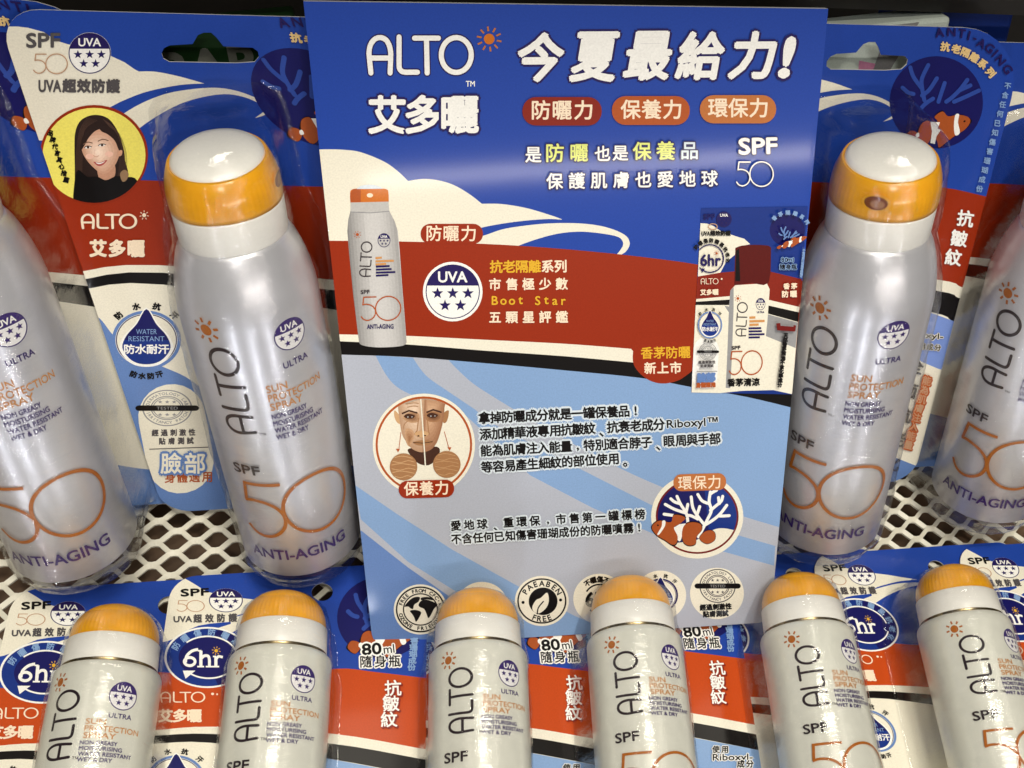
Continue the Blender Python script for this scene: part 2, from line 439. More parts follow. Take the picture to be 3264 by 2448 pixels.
def fish(art, T, flip=1):
    """Striped reef fish, head at +x, about two units long."""
    old = art.T; art.T = T
    for g, m_ in ((.05, BLACK), (0, FISH)):
        k = 1+g
        art.poly(smooth([(-.98*k, .02), (-.86, .22*k), (-.66, .12), (-.62, -.08), (-.8, -.24*k)], 4, True), m_)
        art.poly(smooth([(-.6-g, .1), (-.5, .38*k), (-.28, .4*k), (-.16+g, .1), (-.22, -.3), (-.42, -.42*k), (-.58, -.2)], 4, True), m_)
        art.poly(smooth([(-.2-g, .02), (-.02, .3), (-.12, .5*k), (.12, .62*k), (.3, .4), (.62, .36*k), (.92, .2), (1.0*k, .0), (.84, -.22*k), (.6, -.32*k), (.3, -.5*k), (.08, -.62*k), (.0, -.36)], 4, True), m_)
    art.poly(smooth([(-.66, .06), (-.58, .08), (-.56, -.06), (-.66, -.06)], 3, True), WHITE)
    art.poly([(-.24, .36), (.06, .26), (.0, .06), (.1, -.02), (-.02, -.2), (-.06, -.46), (-.2, -.38), (-.17, 0)], WHITE)
    art.poly(smooth([(.52, .38), (.64, .37), (.62, .1), (.7, -.28), (.56, -.33), (.5, .0)], 3, True), WHITE)
    art.ell((.82, .08), .035, .035, BLACK, 10)
    art.T = old
def coral(art, strokes, w, mt, T=None):
    old = art.T; art.T = T
    for st in strokes: art.stroke(smooth(st, 4), w, mt)
    art.T = old

# ================================================================== THE SETTING
def quad(name, pts, m_, kind='structure'):
    o = mesh_obj(name, [W(p) for p in pts], [tuple(range(len(pts)))], [m_]); tag(o, None, None, kind=kind); return o
FLOORM = mat('dark_shelf_bottom', (112, 88, 68), .7, var=.6, scale=22, bump=.3, bscale=60)
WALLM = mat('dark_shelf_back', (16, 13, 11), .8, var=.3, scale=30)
fl = mesh_obj('floor', [(-.8, -.12, -.035), (.8, -.12, -.035), (.8, .5, -.035), (-.8, .5, -.035)], [(0, 1, 2, 3)], [FLOORM]); tag(fl, None, None, kind='structure')
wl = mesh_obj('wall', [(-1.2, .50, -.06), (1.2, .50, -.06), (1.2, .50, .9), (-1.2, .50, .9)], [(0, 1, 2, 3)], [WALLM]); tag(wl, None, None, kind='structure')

# expanded metal shelf: wavy strands that meet at flat bonds
def make_shelf():
    rx = Wd(ROW); rx.z = 0; rx.normalize(); yv = V((0, 1, 0))
    LWD, SWD, wd, th = .0176, .0106, .0021, .0012
    O = W(P(1000, 1780, .48)); O.z = -.0012
    vs, fs = [], []
    n = 8
    for j in range(-26, 42):
        sgn = 1 if j % 2 == 0 else -1
        pts = []
        for i in range(-26*n, 30*n):
            t = i/n; c = math.cos(2*math.pi*t)
            y = max(-1, min(1, c*1.18))*.93
            pts.append(O+rx*(t*LWD)+yv*(j*SWD/2+sgn*y*SWD/4)+V((0, 0, .0003 if j % 2 else 0)))
        b = len(vs)
        for k, p in enumerate(pts):
            t = (pts[min(k+1, len(pts)-1)]-pts[max(k-1, 0)]); t.z = 0; t.normalize(); nn = V((-t.y, t.x, 0))
            lift = V((0, 0, .0005))
            vs += [p+nn*wd/2+lift, p-nn*wd/2-lift, p-nn*wd/2-lift-V((0, 0, th)), p+nn*wd/2+lift-V((0, 0, th))]
        for k in range(len(pts)-1):
            q = b+4*k
            for e in range(4): fs.append((q+e, q+(e+1) % 4, q+4+(e+1) % 4, q+4+e))
    o = mesh_obj('mesh_shelf', vs, fs, [STEEL])
    tag(o, 'cream painted expanded metal shelf with diamond openings under the packs', 'shelf')
make_shelf()

# ================================================================== SPRAY CAN ARTWORK
def can_label(name, r, lay, parent):
    art = Art(lambda p: (p[0]/1000, p[1]/1000), lambda x, y, h: ((r+h)*math.sin(x/r), y, (r+h)*math.cos(x/r)), slab=.0012, step=6e-6, base=1.5e-5)
    d = lambda deg: math.radians(deg)*r*1000
    L = lay
    art.sun((d(L['sun'][0]), L['sun'][1]), L['sun'][2], INKA, 8, core=.45, w=.2)
    k = L['alto'][3]/2.82                                   # reading upwards
    logo(art, aff((d(L['alto'][0])+L['alto'][2]/2, L['alto'][1]), (0, k), (-L['alto'][2], 0)), .11, INKB)
    art.txt('™', (d(L['alto'][0])+L['alto'][2]/2+1, L['alto'][1]+.2), (d(L['alto'][0])+L['alto'][2]/2+3.2, L['alto'][1]+.2), 1.0, INKB)
    uva(art, (d(L['seal'][0]), L['seal'][1]), L['seal'][2], L['seal'][2], INKW, INKN, lw=.07)
    u = L['seal'][2]
    art.txt('ULTRA', (d(L['seal'][0])-u*.8, L['ultra']), (d(L['seal'][0])+u*.8, L['ultra']), L['uh'], INKN, .012)
    x = d(L['sun3'][0]); y = L['sun3'][1]; lh = L['sun3'][2]; wd = L['sun3'][3]
    for i, (t, q) in enumerate((('SUN', .35), ('PROTECTION', 1), ('SPRAY', .56))):
        art.txt(t, (x, y-lh*(i+.82)), (x+wd*q, y-lh*(i+.82)), lh*.8, INKO, .008)
    x = d(L['lines'][0]); y = L['lines'][1]; lh = L['lines'][2]; wd = L['lines'][3]
    for i, (t, q) in enumerate((('NON GREASY', .76), ('MOISTURISING', .88), ('WATER RESISTANT', 1.12), ('WET & DRY', .7))):
        art.txt(t, (x, y-lh*(i+.8)), (x+wd*q, y-lh*(i+.8)), lh*.7, INKN, .018)
    art.txt('SPF', (d(L['spf'][0]), L['spf'][2]), (d(L['spf'][1]), L['spf'][2]), L['spf'][3], INKB, .02)
    h5 = L['fifty'][2]-L['fifty'][1]; w5 = (d(L['fifty'][4])-d(L['fifty'][3]))/1.565
    fifty(art, aff((d(L['fifty'][3]), L['fifty'][1]), (w5, 0), (0, h5)), .051, INKA)
    a = L['anti']
    art.txt('ANTI-AGING', (d(a[0]), a[2]), (d(a[1]), a[2]), a[3], INKN, .02)
    return art.build(name, parent)

BIG = dict(sun=(-34, 134, 5.0), alto=(-25, 88, 11.5, 39), seal=(33, 128, 6.3), ultra=115.2, uh=2.6, sun3=(4, 110.2, 4.0, 21.5), lines=(3.5, 97.6, 3.2, 17.5),
           spf=(-42, -17, 68.5, 4.6), fifty=(0, 35, 64.5, -43, 59), anti=(-46, 46, 22.8, 5.4))
SML = dict(sun=(-43, -8.2, 3.6), alto=(-28, -37, 10.2, 25), seal=(30, -13.8, 5.2), ultra=-22.0, uh=1.7, sun3=(-3, -22.6, 2.45, 19.5), lines=(-5, -30.2, 1.95, 16.5),
           spf=(-47, -20, -47, 3.6), fifty=(0, -70, -51, -47, 52), anti=(-44, 44, -80, 4))

# ================================================================== BLISTER
def blister(name, secs, zc, parent, flange=.004, seed=0):
    """secs: (y, radius of the front round, z of its centre); straight sides run back to the card."""
    vs, fs = [], []; n = 36; m_ = n+7
    rows = []
    for i in range(len(secs)-1):                            # densify
        a, b = secs[i], secs[i+1]; k = max(1, int(abs(b[0]-a[0])/.0025))
        for j in range(k): t = j/k; rows.append(tuple(a[q]+(b[q]-a[q])*t for q in range(3)))
    rows.append(secs[-1])
    for (y, r, zz) in rows:
        zz = max(zz, zc+.001); pts = [(-r-flange, zc+.0004), (-r-.0012, zc+.0004), (-r-.0006, zc+(zz-zc)*.5)]
        pts += [(-r*math.cos(math.pi*k/n), zz+r*math.sin(math.pi*k/n)) for k in range(n+1)]
        pts += [(r+.0006, zc+(zz-zc)*.5), (r+.0012, zc+.0004), (r+flange, zc+.0004)]
        for q, (x, z) in enumerate(pts):
            w = 0 if q in (0, 1, m_-2, m_-1) else 1
            d = (noise.noise(V((x*60+seed, y*45, z*60)))*.0008+noise.noise(V((x*190+seed, y*150, z*190)))*.0004)*w
            l = math.hypot(x, z-zz) or 1
            vs.append((x+d*x/l, y, z+abs(d)*1.2))
    for j in range(len(rows)-1):
        for k in range(m_-1): fs.append((j*m_+k, (j+1)*m_+k, (j+1)*m_+k+1, j*m_+k+1))
    fs.append(tuple(range(1, m_-1))); b = (len(rows)-1)*m_; fs.append(tuple(reversed(range(b+1, b+m_-1))))
    return mesh_obj(name, vs, fs, [FILM], None, parent, True)

# ================================================================== BACK ROW PACK (large can)
DB = V((226/F, 4385/F, 1)).normalized(); RB = V((1, -.04, .2)).normalized()
NB = DB.cross(RB).normalized()
if NB.z > 0: NB = -NB
FL = Fr(P(980, 1760, .4634), -DB, NB)
FR_ = Fr(P(2608, 1700, .505), -DB, NB); SR = 1.035
ZC = -.030
KB = RB.dot(-DB)/RB.dot(FL.ex)                              # skew of the card's top edge
mL = lambda p: FL.onplane(p, ZC)
mR = lambda p: tuple(c/SR for c in FR_.onplane(p, ZC*SR))
def card_outline(x0, x1, y0, y1, rads, k):
    pts = []
    for (cx, cy, r, a0) in ((x1-rads[1], y1-rads[1], rads[1], 0), (x0+rads[0], y1-rads[0], rads[0], 90), (x0+rads[3], y0+rads[3], rads[3], 180), (x1-rads[2], y0+rads[2], rads[2], 270)):
        for q in range(9):
            a = math.radians(a0+90*q/8); x, y = cx+r*math.cos(a), cy+r*math.sin(a); pts.append((x, y+k*x))
    return pts

def mix(a, b, t): return tuple(a[k]+(b[k]-a[k])*t for k in range(3))
def tones(art, pts, to, c0, c1_, steps, name, clip=None):
    """A printed half-tone: one outline shrinking towards a point in small steps of colour."""
    for k in range(steps):
        t = k/steps; m_ = pr(f'{name}_{k}', mix(c0, c1_, k/max(1, steps-1)))
        art.poly([(x+(to[0]-x)*t, y+(to[1]-y)*t) for x, y in pts], m_, clip)
def person_portrait(art, c1):
    """Small printed photo: dark-haired person in a black top on yellow, clipped to its round frame."""
    fr = [(300+172*math.cos(a), 492+158*math.sin(a)) for a in [2*math.pi*i/48 for i in range(48)]]
    inn = [(300+164*math.cos(a), 494+151*math.sin(a)) for a in [2*math.pi*i/48 for i in range(48)]]
    art.poly(fr, RED); art.poly(inn, LYEL)
    P_ = lambda pts: smooth(c1(pts), 4, True)
    art.poly(P_([(478, 1285), (480, 1100), (478, 950), (482, 850), (510, 780), (560, 745), (625, 735), (690, 755), (735, 805), (768, 870), (792, 950), (803, 1030), (822, 1110), (800, 1180), (700, 1400), (480, 1400)]), HAIR, inn)
    for k in range(9):                                        # strands
        x = 486+k*5; art.stroke(smooth(c1([(560+k*8, 752+k*2), (512+k*4, 830), (x+6, 950), (x, 1090), (x+2, 1200)]), 4), 1.1, pr('hair_light', (78, 56, 46)), clip=inn)
        x = 740+k*6; art.stroke(smooth(c1([(660+k*6, 760+k*4), (735+k*4, 860), (x+20, 970), (x+24, 1080), (x+10, 1150)]), 4), 1.1, pr('hair_light', (78, 56, 46)), clip=inn)
    art.poly(P_([(632, 1060), (728, 1045), (738, 1120), (700, 1150), (650, 1150), (630, 1125)]), pr('neck_shade', (196, 146, 120)), inn)
    face = P_([(522, 930), (535, 880), (575, 835), (640, 825), (710, 850), (755, 905), (770, 965), (752, 1030), (718, 1082), (676, 1112), (640, 1104), (580, 1052), (536, 990)])
    tones(art, face, c1(625, 975), (204, 156, 130), (250, 224, 204), 8, 'face_tone', inn)
    for c in ((575, 1000), (700, 985)): art.ell(c1(*c), 13, 9, pr('blush', (238, 192, 172)), 20, clip=inn)
    art.poly(P_([(515, 965), (528, 880), (575, 812), (640, 785), (655, 815), (610, 838), (570, 880), (545, 925)]), HAIR, inn)
    art.poly(P_([(628, 800), (680, 800), (745, 850), (775, 935), (782, 1010), (762, 960), (735, 898), (690, 858), (650, 838)]), HAIR, inn)
    art.poly(P_([(762, 965), (784, 962), (780, 992), (762, 998)]), SKIN2, inn)
    for e in ((565, 942), (655, 928)):
        art.poly(P_([(e[0]-22, e[1]+4), (e[0]-4, e[1]-7), (e[0]+20, e[1]-3), (e[0]+4, e[1]+7)]), WHITE, inn)
        art.ell(c1(*e), 4.2, 3.6, DBRN, 14, clip=inn); art.stroke(smooth(c1([(e[0]-24, e[1]+2), (e[0]-4, e[1]-9), (e[0]+23, e[1]-4)]), 3), 2.4, HAIR, clip=inn)
    art.stroke(smooth(c1([(536, 922), (562, 908), (592, 914)]), 3), 2.8, pr('brow', (110, 80, 64)), clip=inn); art.stroke(smooth(c1([(630, 902), (660, 890), (694, 898)]), 3), 2.8, pr('brow', (110, 80, 64)), clip=inn)
    art.stroke(smooth(c1([(600, 993), (616, 1003), (634, 995)]), 3), 2, pr('nose_shade', (206, 152, 128)), clip=inn); art.stroke(c1([(610, 945), (606, 985)]), 1.6, pr('nose_tone', (230, 190, 168)), clip=inn)
    art.poly(P_([(600, 1034), (640, 1038), (688, 1022), (662, 1054), (628, 1060)]), LIP, inn); art.poly(P_([(614, 1038), (642, 1041), (674, 1031), (650, 1046), (630, 1048)]), WHITE, inn)
    art.poly(P_([(490, 1100), (560, 1130), (625, 1130), (680, 1152), (740, 1128), (800, 1130), (880, 1155), (890, 1330), (700, 1420), (486, 1400)]), BLACK, inn)
    art.poly(P_([(770, 1110), (800, 1085), (825, 1110), (812, 1150), (785, 1160)]), pr('sleeve', (150, 120, 90)), inn)
    art.poly(P_([(850, 1250), (870, 1190), (905, 1160), (940, 1200), (900, 1290)]), LGREY, inn)
    art.begin()
    for i, t in enumerate('品牌代言真心推薦'):
        y = 850+300*i/7; x = 325+100*i/7
        art.glyph(t, c1(x, y), 19, BLACK, -14, .05)
    art.end()
def drop_seal(art, c, rx, ry, ring=LBL2):
    """Water drop inside a ring, wording on the drop; unit circle = ring."""
    old, ys = art.T, art.ys; art.T = aff(c, (rx, 0), (0, ry*ys)); art.ys = 1
    art.ell((0, 0), 1, 1, CREAM); art.ring((0, 0), .95, .95, .1, ring); art.ring((0, 0), .87, .87, .03, NAVY)
    drop = smooth([(0, 1.05), (.28, .55), (.58, .15), (.7, -.25), (.5, -.62), (.2, -.8), (-.2, -.8), (-.5, -.62), (-.7, -.25), (-.58, .15), (-.28, .55)], 4, True)
    art.poly([(x*1.12, y*1.08-.02) for x, y in drop], WHITE); art.poly(drop, BLUE2)
    art.poly(clip_half(drop, 0, 1, .0), NAVYD)
    art.txt('WATER', (-.3, .2), (.3, .2), .17, LBL); art.txt('RESISTANT', (-.52, -.04), (.52, -.04), .17, LBL)
    art.cjk('防水耐汗', (-.66, -.46), (.66, -.46), .34, WHITE, .03)
    art.arctext('防水抗汗', (0, 0), 1.14, 1.18, .24, BLACK, 150, 30, .05)
    art.arctext('防水防汗', (0, 0), 1.16, 1.22, .22, BLACK, 245, 295, .05, True)
    art.T, art.ys = old, ys
def test_seal(art, c, rx, ry, ink=GREY, bar=BLACK):
    old, ys = art.T, art.ys; art.T = aff(c, (rx, 0), (0, ry*ys)); art.ys = 1
    art.ring((0, 0), .97, .97, .06, ink); art.ring((0, 0), .64, .64, .05, ink); art.ring((0, 0), .56, .56, .04, ink)
    art.arctext('DERMATOLOGY LAB', (0, 0), .8, .8, .2, ink, 170, 10, .02); art.arctext('IRRITANCY PATCH', (0, 0), .8, .8, .2, ink, 195, 345, .02, True)
    for x in (-.28, 0, .28):
        art.star((x, .34), .1, ink); art.star((x, -.36), .1, ink)
    art.stroke([(-1.12, 0), (1.12, 0)], .3, bar); art.txt('TESTED', (-.42, -.08), (.42, -.08), .16, GREY)
    art.T, art.ys = old, ys
CORALPX = [[(920, 640), (905, 560), (905, 500), (945, 415)], [(900, 560), (850, 490), (830, 430)], [(905, 610), (950, 575), (1000, 500)], [(1010, 650), (1030, 590), (1050, 530)],
           [(1060, 650), (1100, 620), (1150, 570), (1195, 510)], [(1150, 575), (1215, 545)], [(1110, 650), (1180, 620), (1270, 578)], [(900, 690), (930, 660), (975, 630)], [(780, 560), (815, 590), (850, 600)]]

def make_back_pack():
    root = bpy.data.objects.new('sunscreen_pack', None); COL.objects.link(root); root.empty_display_size = .02
    out = card_outline(-.0612, .0628, .0005, .2235, (.013, .026, .014, .012), KB)
    c1, c8 = crop(0, 0, 2.011), crop(450, 0, 3.318)
    slot = [c8(*p) for p in [(300, 480), (545, 465), (600, 370), (660, 345), (740, 345), (800, 400), (870, 490), (1180, 505), (1235, 545), (1245, 600), (1200, 655), (1000, 668), (300, 655), (235, 620), (215, 565), (240, 510)]]
    hole = [mL(p) for p in slot]
    card = sheet('backing_card', out, [hole], .0006, BLUE, PAPER, root); card.location = (0, 0, ZC)
    lift = lambda x, y, h: (x, y, h)
    A = Art(mL, lift, -1, clip=out)                          # big printed fields
    A.map2 = mL
    crm = c1([(40, 170), (115, 170), (180, 178), (280, 205), (360, 260), (440, 285), (560, 305), (650, 330), (715, 360), (800, 400), (865, 445), (890, 458)])+smooth(c1([(890, 458), (1000, 460), (1150, 490), (1310, 535)]), 4)+ \
        smooth(c1([(1310, 535), (1150, 545), (950, 585), (800, 640), (690, 695), (560, 760)]), 4)+c1([(400, 900), (60, 900)])
    A.poly(crm, CREAM)
    sw = smooth(c1([(700, 790), (770, 742), (900, 665), (1050, 605), (1200, 575), (1370, 562), (1500, 578), (1620, 618), (1700, 660), (1735, 695), (1700, 735), (1635, 756)]), 4)+ \
        smooth(c1([(1635, 756), (1690, 715), (1700, 695), (1640, 652), (1550, 618), (1440, 603), (1300, 622), (1150, 668), (1000, 748), (880, 832), (800, 900)]), 4)
    A.poly(sw, CREAM)
    # lower fields, measured on both neighbours
    a_ = [mL((150, 575)), mL((300, 572)), mL((480, 575)), mL((910, 592)), mR((3002, 597)), mR((3134, 624)), mR((3200, 640))]
    b_ = [mL((255, 866)), mL((506, 845)), mR((2972, 889)), mR((3062, 914)), mR((3110, 928))]
    w_ = [mL((258, 892)), mL((517, 869)), mR((2970, 924)), mR((3054, 949)), mR((3100, 962))]
    k_ = [mL((268, 922)), mL((521, 907)), mR((2952, 991)), mR((3032, 1021)), mR((3090, 1042))]
    A.map2 = lambda p: p; A.ys = 1
    lo = [(.08, -.03), (-.08, .0)]
    A.poly(smooth(a_, 4)+lo, RED); A.poly(smooth(b_, 4)+lo, CREAM); A.poly(smooth(w_, 4)+lo, BLACK); A.poly(smooth(k_, 4)+lo, CREAM)
    bl = [mL((300, 1000)), mL((326, 1023)), mL((365, 1072)), mL((430, 1118)), mL((500, 1160)), mL((590, 1200)), mL((660, 1250))]
    A.poly(smooth(bl, 4)+[mL((760, 1420)), mR((2700, 1440)), mR((2855, 1459)), mR((2960, 1500)), (.08, -.03), (-.08, 0)], LBL2)
    A.poly([mR((2900, 960)), mR((2952, 991)), mR((3090, 1042)), mR((3060, 1195)), mR((2990, 1175)), mR((2937, 1153)), mR((2880, 1100))], LAV)
    # dark round behind the coral
    A.map2 = mR; A.ys = -1; c4 = crop(2500, 0, 2.011)
    A.ell((2984, 326), 149, 147, NAVYD, 48)
    bands = A.build('printed_bands', card)
    E_ = Art(mR, lift, -1, base=.0003, clip=out)
    coral(E_, [c4([(x-25, y) for x, y in s]) for s in CORALPX], 13, CORAL)
    fish(E_, aff((2997-10, 414), (104, -26), (6, -92)))
    E_.build('coral_emblem', card)
    L = Art(mL, lift, -1, base=.0003, clip=out)
    L.txt('SPF', c1(172, 302), c1(385, 300), 44, DGREY, .03)
    fifty(L, aff(c1(212, 470), (70, 0), (0, -64)), .05, PBR)
    L.cjk('超效防護', c1(398, 588), c1(772, 590), 44, DGREY, .05); L.txt('UVA', c1(250, 586), c1(392, 586), 37, DGREY, .03)
    for ch, p in zip('臉部', (c1(1095, 1450-0), c1(1250, 1450))): pass
    c5 = crop(0, 750, 2.011)
    logo(L, aff(c1(518, 1462), (31.5*2.0, 0), (0, -47)), .13, PINKC); L.sun(c1(925, 1375), 15, PINKC, 7)
    for k, ch in enumerate('艾多曬'): L.glyph(ch, c1(630+122*k, 1588), 56, PINKC, 0, .05)
    R_ = L; R_.map2 = mR; L.begin()
    for ch, (x, y), an in zip('ANTI-AGING', ((990, 205), (1065, 200), (1132, 212), (1178, 225), (1215, 245), (1258, 275), (1310, 305), (1345, 338), (1380, 382), (1425, 440)), (6, -2, -8, -14, -20, -28, -36, -44, -50, -58)):
        R_.glyph(ch, c4(x, y), 40, NAVY, an, .03)
    for ch, (x, y), an in zip('抗老隔離系列', ((1025, 295), (1095, 310), (1155, 332), (1212, 365), (1265, 405), (1315, 460)), (-8, -14, -22, -32, -40, -50)):
        R_.glyph(ch, c4(x, y), 30, GOLD, an, .05)
    for i, ch in enumerate('不含任何已知傷害珊瑚成份'):
        t = i/11; R_.glyph(ch, c4(1425-180*t, 545+660*t), 22, LBL, -8, .03)
    for ch, p in zip('抗皺紋', ((3074, 694), (3054, 757), (3036, 818))): R_.glyph(ch, p, 54, WHITE, -8, .03)
    L.end()
    c8b = crop(2450, 750, 2.011)
    R_.txt('Riboxyl-', c8b(860, 650), c8b(1110, 670), 22, BLACK, .02, halo=.09, hmat=CREAM); R_.cjk('使用成分', c8b(900, 715), c8b(1100, 735), 22, BLACK, .03, halo=.1, hmat=CREAM)
    L.begin()
    for i, ch in enumerate('能為肌膚注入能量'):
        t = i/7; q = c8b(1008-118*t, 925+410*t); R_.glyph(ch, q, 33, BRN, -14, .12); R_.glyph(ch, q, 30, PBR, -14, .02)
    for i, ch in enumerate('全面抗老化'):
        t = i/4; R_.glyph(ch, c8b(935-150*t, 830+620*t), 52, BLACK, -14, .03)
    L.end(); L.map2 = mL; L.begin()
    for i, ch in enumerate('臉部'):
        q = c5(1098+152*i, 1452); L.glyph(ch, q, 72, LBL2, 0, .11); L.glyph(ch, q, 70, CREAM, 0, .02)
    L.end(); L.build('lettering', card)
    S = Art(mL, lift, -1, base=.00016, clip=out)
    uva(S, c1(575, 340), 68, 66, lw=.05); S.build('rating_seal', card)
    Q = Art(mL, lift, -1, base=.0002, clip=out); person_portrait(Q, c1); Q.build('portrait', card)
    D = Art(mL, lift, -1, base=.0002, clip=out); drop_seal(D, (467, 1083), 110, 94); D.build('water_drop_seal', card)
    T_ = Art(mL, lift, -1, base=.0001, clip=out)
    T_.rrect((561, 1398), 214, 350, 104, CREAM, -.19)
    test_seal(T_, (533, 1300), 80, 58)
    T_.cjk('經過刺激性', c5(965, 1285), c5(1260, 1280), 22, DGREY, .04); T_.cjk('貼膚測試', c5(1010, 1338), c5(1250, 1333), 22, DGREY, .04)
    T_.stroke([c5(958, 1368), c5(1338, 1355)], 2.5, DGREY, cap=False)
    for i, ch in enumerate('身體適用'): T_.glyph(ch, c5(1090+79*i, 1550-2*i), 36, BRN, 0, .02)
    T_.build('test_seal', card)
    # the can
    r = .025
    prof = [(.0225, .0112), (.0242, .0116), (.025, .0128), (.025, .05), (.025, .1), (.025, .133), (.0247, .138), (.0238, .144), (.0224, .150), (.0208, .155), (.0193, .158), (.0186, .1592), (.0180, .1594)]
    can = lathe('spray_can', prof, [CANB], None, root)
    can_label('can_print', r, BIG, can)
    lathe('collar', [(.0178, .1588), (.0184, .1592), (.0186, .160), (.0188, .1705), (.0187, .1712)], [CAPW, GAPM], lambda j: 1 if j == 0 else 0, can)
    # ribbed cap, its rounded shoulder and the white press button on top
    vs, fs = [], []; n = 240
    cp = [(.0184, .1713), (.0189, .1715), (.0190, .1732), (.0190, .177), (.0188, .181), (.0183, .185), (.0175, .1884), (.0165, .1908), (.0158, .1914), (.0155, .1904)]
    for q, (rr, y) in enumerate(cp):
        for k in range(n):
            a = 2*math.pi*k/n; d = .00004*math.sin(k*math.pi/2) if 2 <= q <= 5 else 0
            vs.append(((rr+d)*math.sin(a), y, (rr+d)*math.cos(a)))
    for j in range(len(cp)-1):
        for k in range(n): fs.append((j*n+k, j*n+(k+1) % n, (j+1)*n+(k+1) % n, (j+1)*n+k))
    slope = lambda v: v[1]-max(0, min(1, (v[1]-.173)/.0155))*(.0042+v[2]*.12)     # the crown falls towards the front
    vs = [(v[0], slope(v), v[2]) for v in vs]
    cap = mesh_obj('cap', vs, fs, [CAPO], None, can, True)
    btn = lathe('press_button', [(.0155, .186), (.0155, .1908), (.0152, .1917), (.0138, .1930), (.0105, .1941), (.006, .1947), (.0015, .1949)], [CAPW], None, can)
    for v in btn.data.vertices: v.co.y -= .0042+v.co.z*.12
    nz = Art(lambda p: p, lambda x, y, h: ((.0190+h)*math.sin(x/.0190), y, (.0190+h)*math.cos(x/.0190)), slab=.0008, base=1e-5)
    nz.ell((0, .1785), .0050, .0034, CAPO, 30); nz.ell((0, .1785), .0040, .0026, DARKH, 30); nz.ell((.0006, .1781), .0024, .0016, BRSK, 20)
    nz.build('spray_nozzle', can)
    sec = [(-.0005, .0235, -.004), (.003, .0245, -.002), (.0095, .0255, -.001), (.012, .0268, 0), (.132, .0272, 0), (.142, .0262, 0), (.155, .0228, 0), (.16, .0208, 0), (.172, .0206, 0), (.186, .0200, 0), (.1935, .0190, -.001), (.1975, .0160, -.006), (.1992, .012, -.013)]
    blister('blister', sec, ZC+.0006, root)
    return root

def dup(root):
    r = root.copy(); COL.objects.link(r)
    for ch in list(root.children):
        c = ch.copy(); COL.objects.link(c); c.parent = r
        for g in list(ch.children):
            d_ = g.copy(); COL.objects.link(d_); d_.parent = c
    return r
def spin(root, deg, cap=0):
    for c in root.children:
        if c.name.startswith('spray_can'):
            c.rotation_euler = (0, math.radians(deg), 0)
            for g in c.children:
                if g.name.startswith('spray_nozzle'): g.rotation_euler = (0, math.radians(cap-deg), 0)
def inplane(p, z): d_ = ray(p); return d_*((FL.o+NB*z).dot(NB)/d_.dot(NB))
back0 = make_back_pack()
BG = 'large sunscreen packs standing along the back of the shelf'
first = True
for (o, deg, cp, lb) in ((FL.o, 0, 78, 'large sunscreen pack standing just left of the board, portrait photo visible on its card'),
                     (FR_.o, -32, -36, 'large sunscreen pack standing just right of the board, oval recess showing on its cap'),
                     (inplane((266, 1778), -.004), 2, 150, 'large sunscreen pack at the far left, its can lettering cut by the photo edge'),
                     (inplane((3122, 1610), -.004), -40, 150, 'large sunscreen pack at the far right, only the left half of its can in view')):
    pk = back0 if first else dup(back0); first = False
    pk.matrix_world = frame(o, -DB, NB) @ Matrix.Scale(SR if deg == -32 else 1, 4); spin(pk, deg, cp)
    tag(pk, lb, 'sunscreen pack', BG)

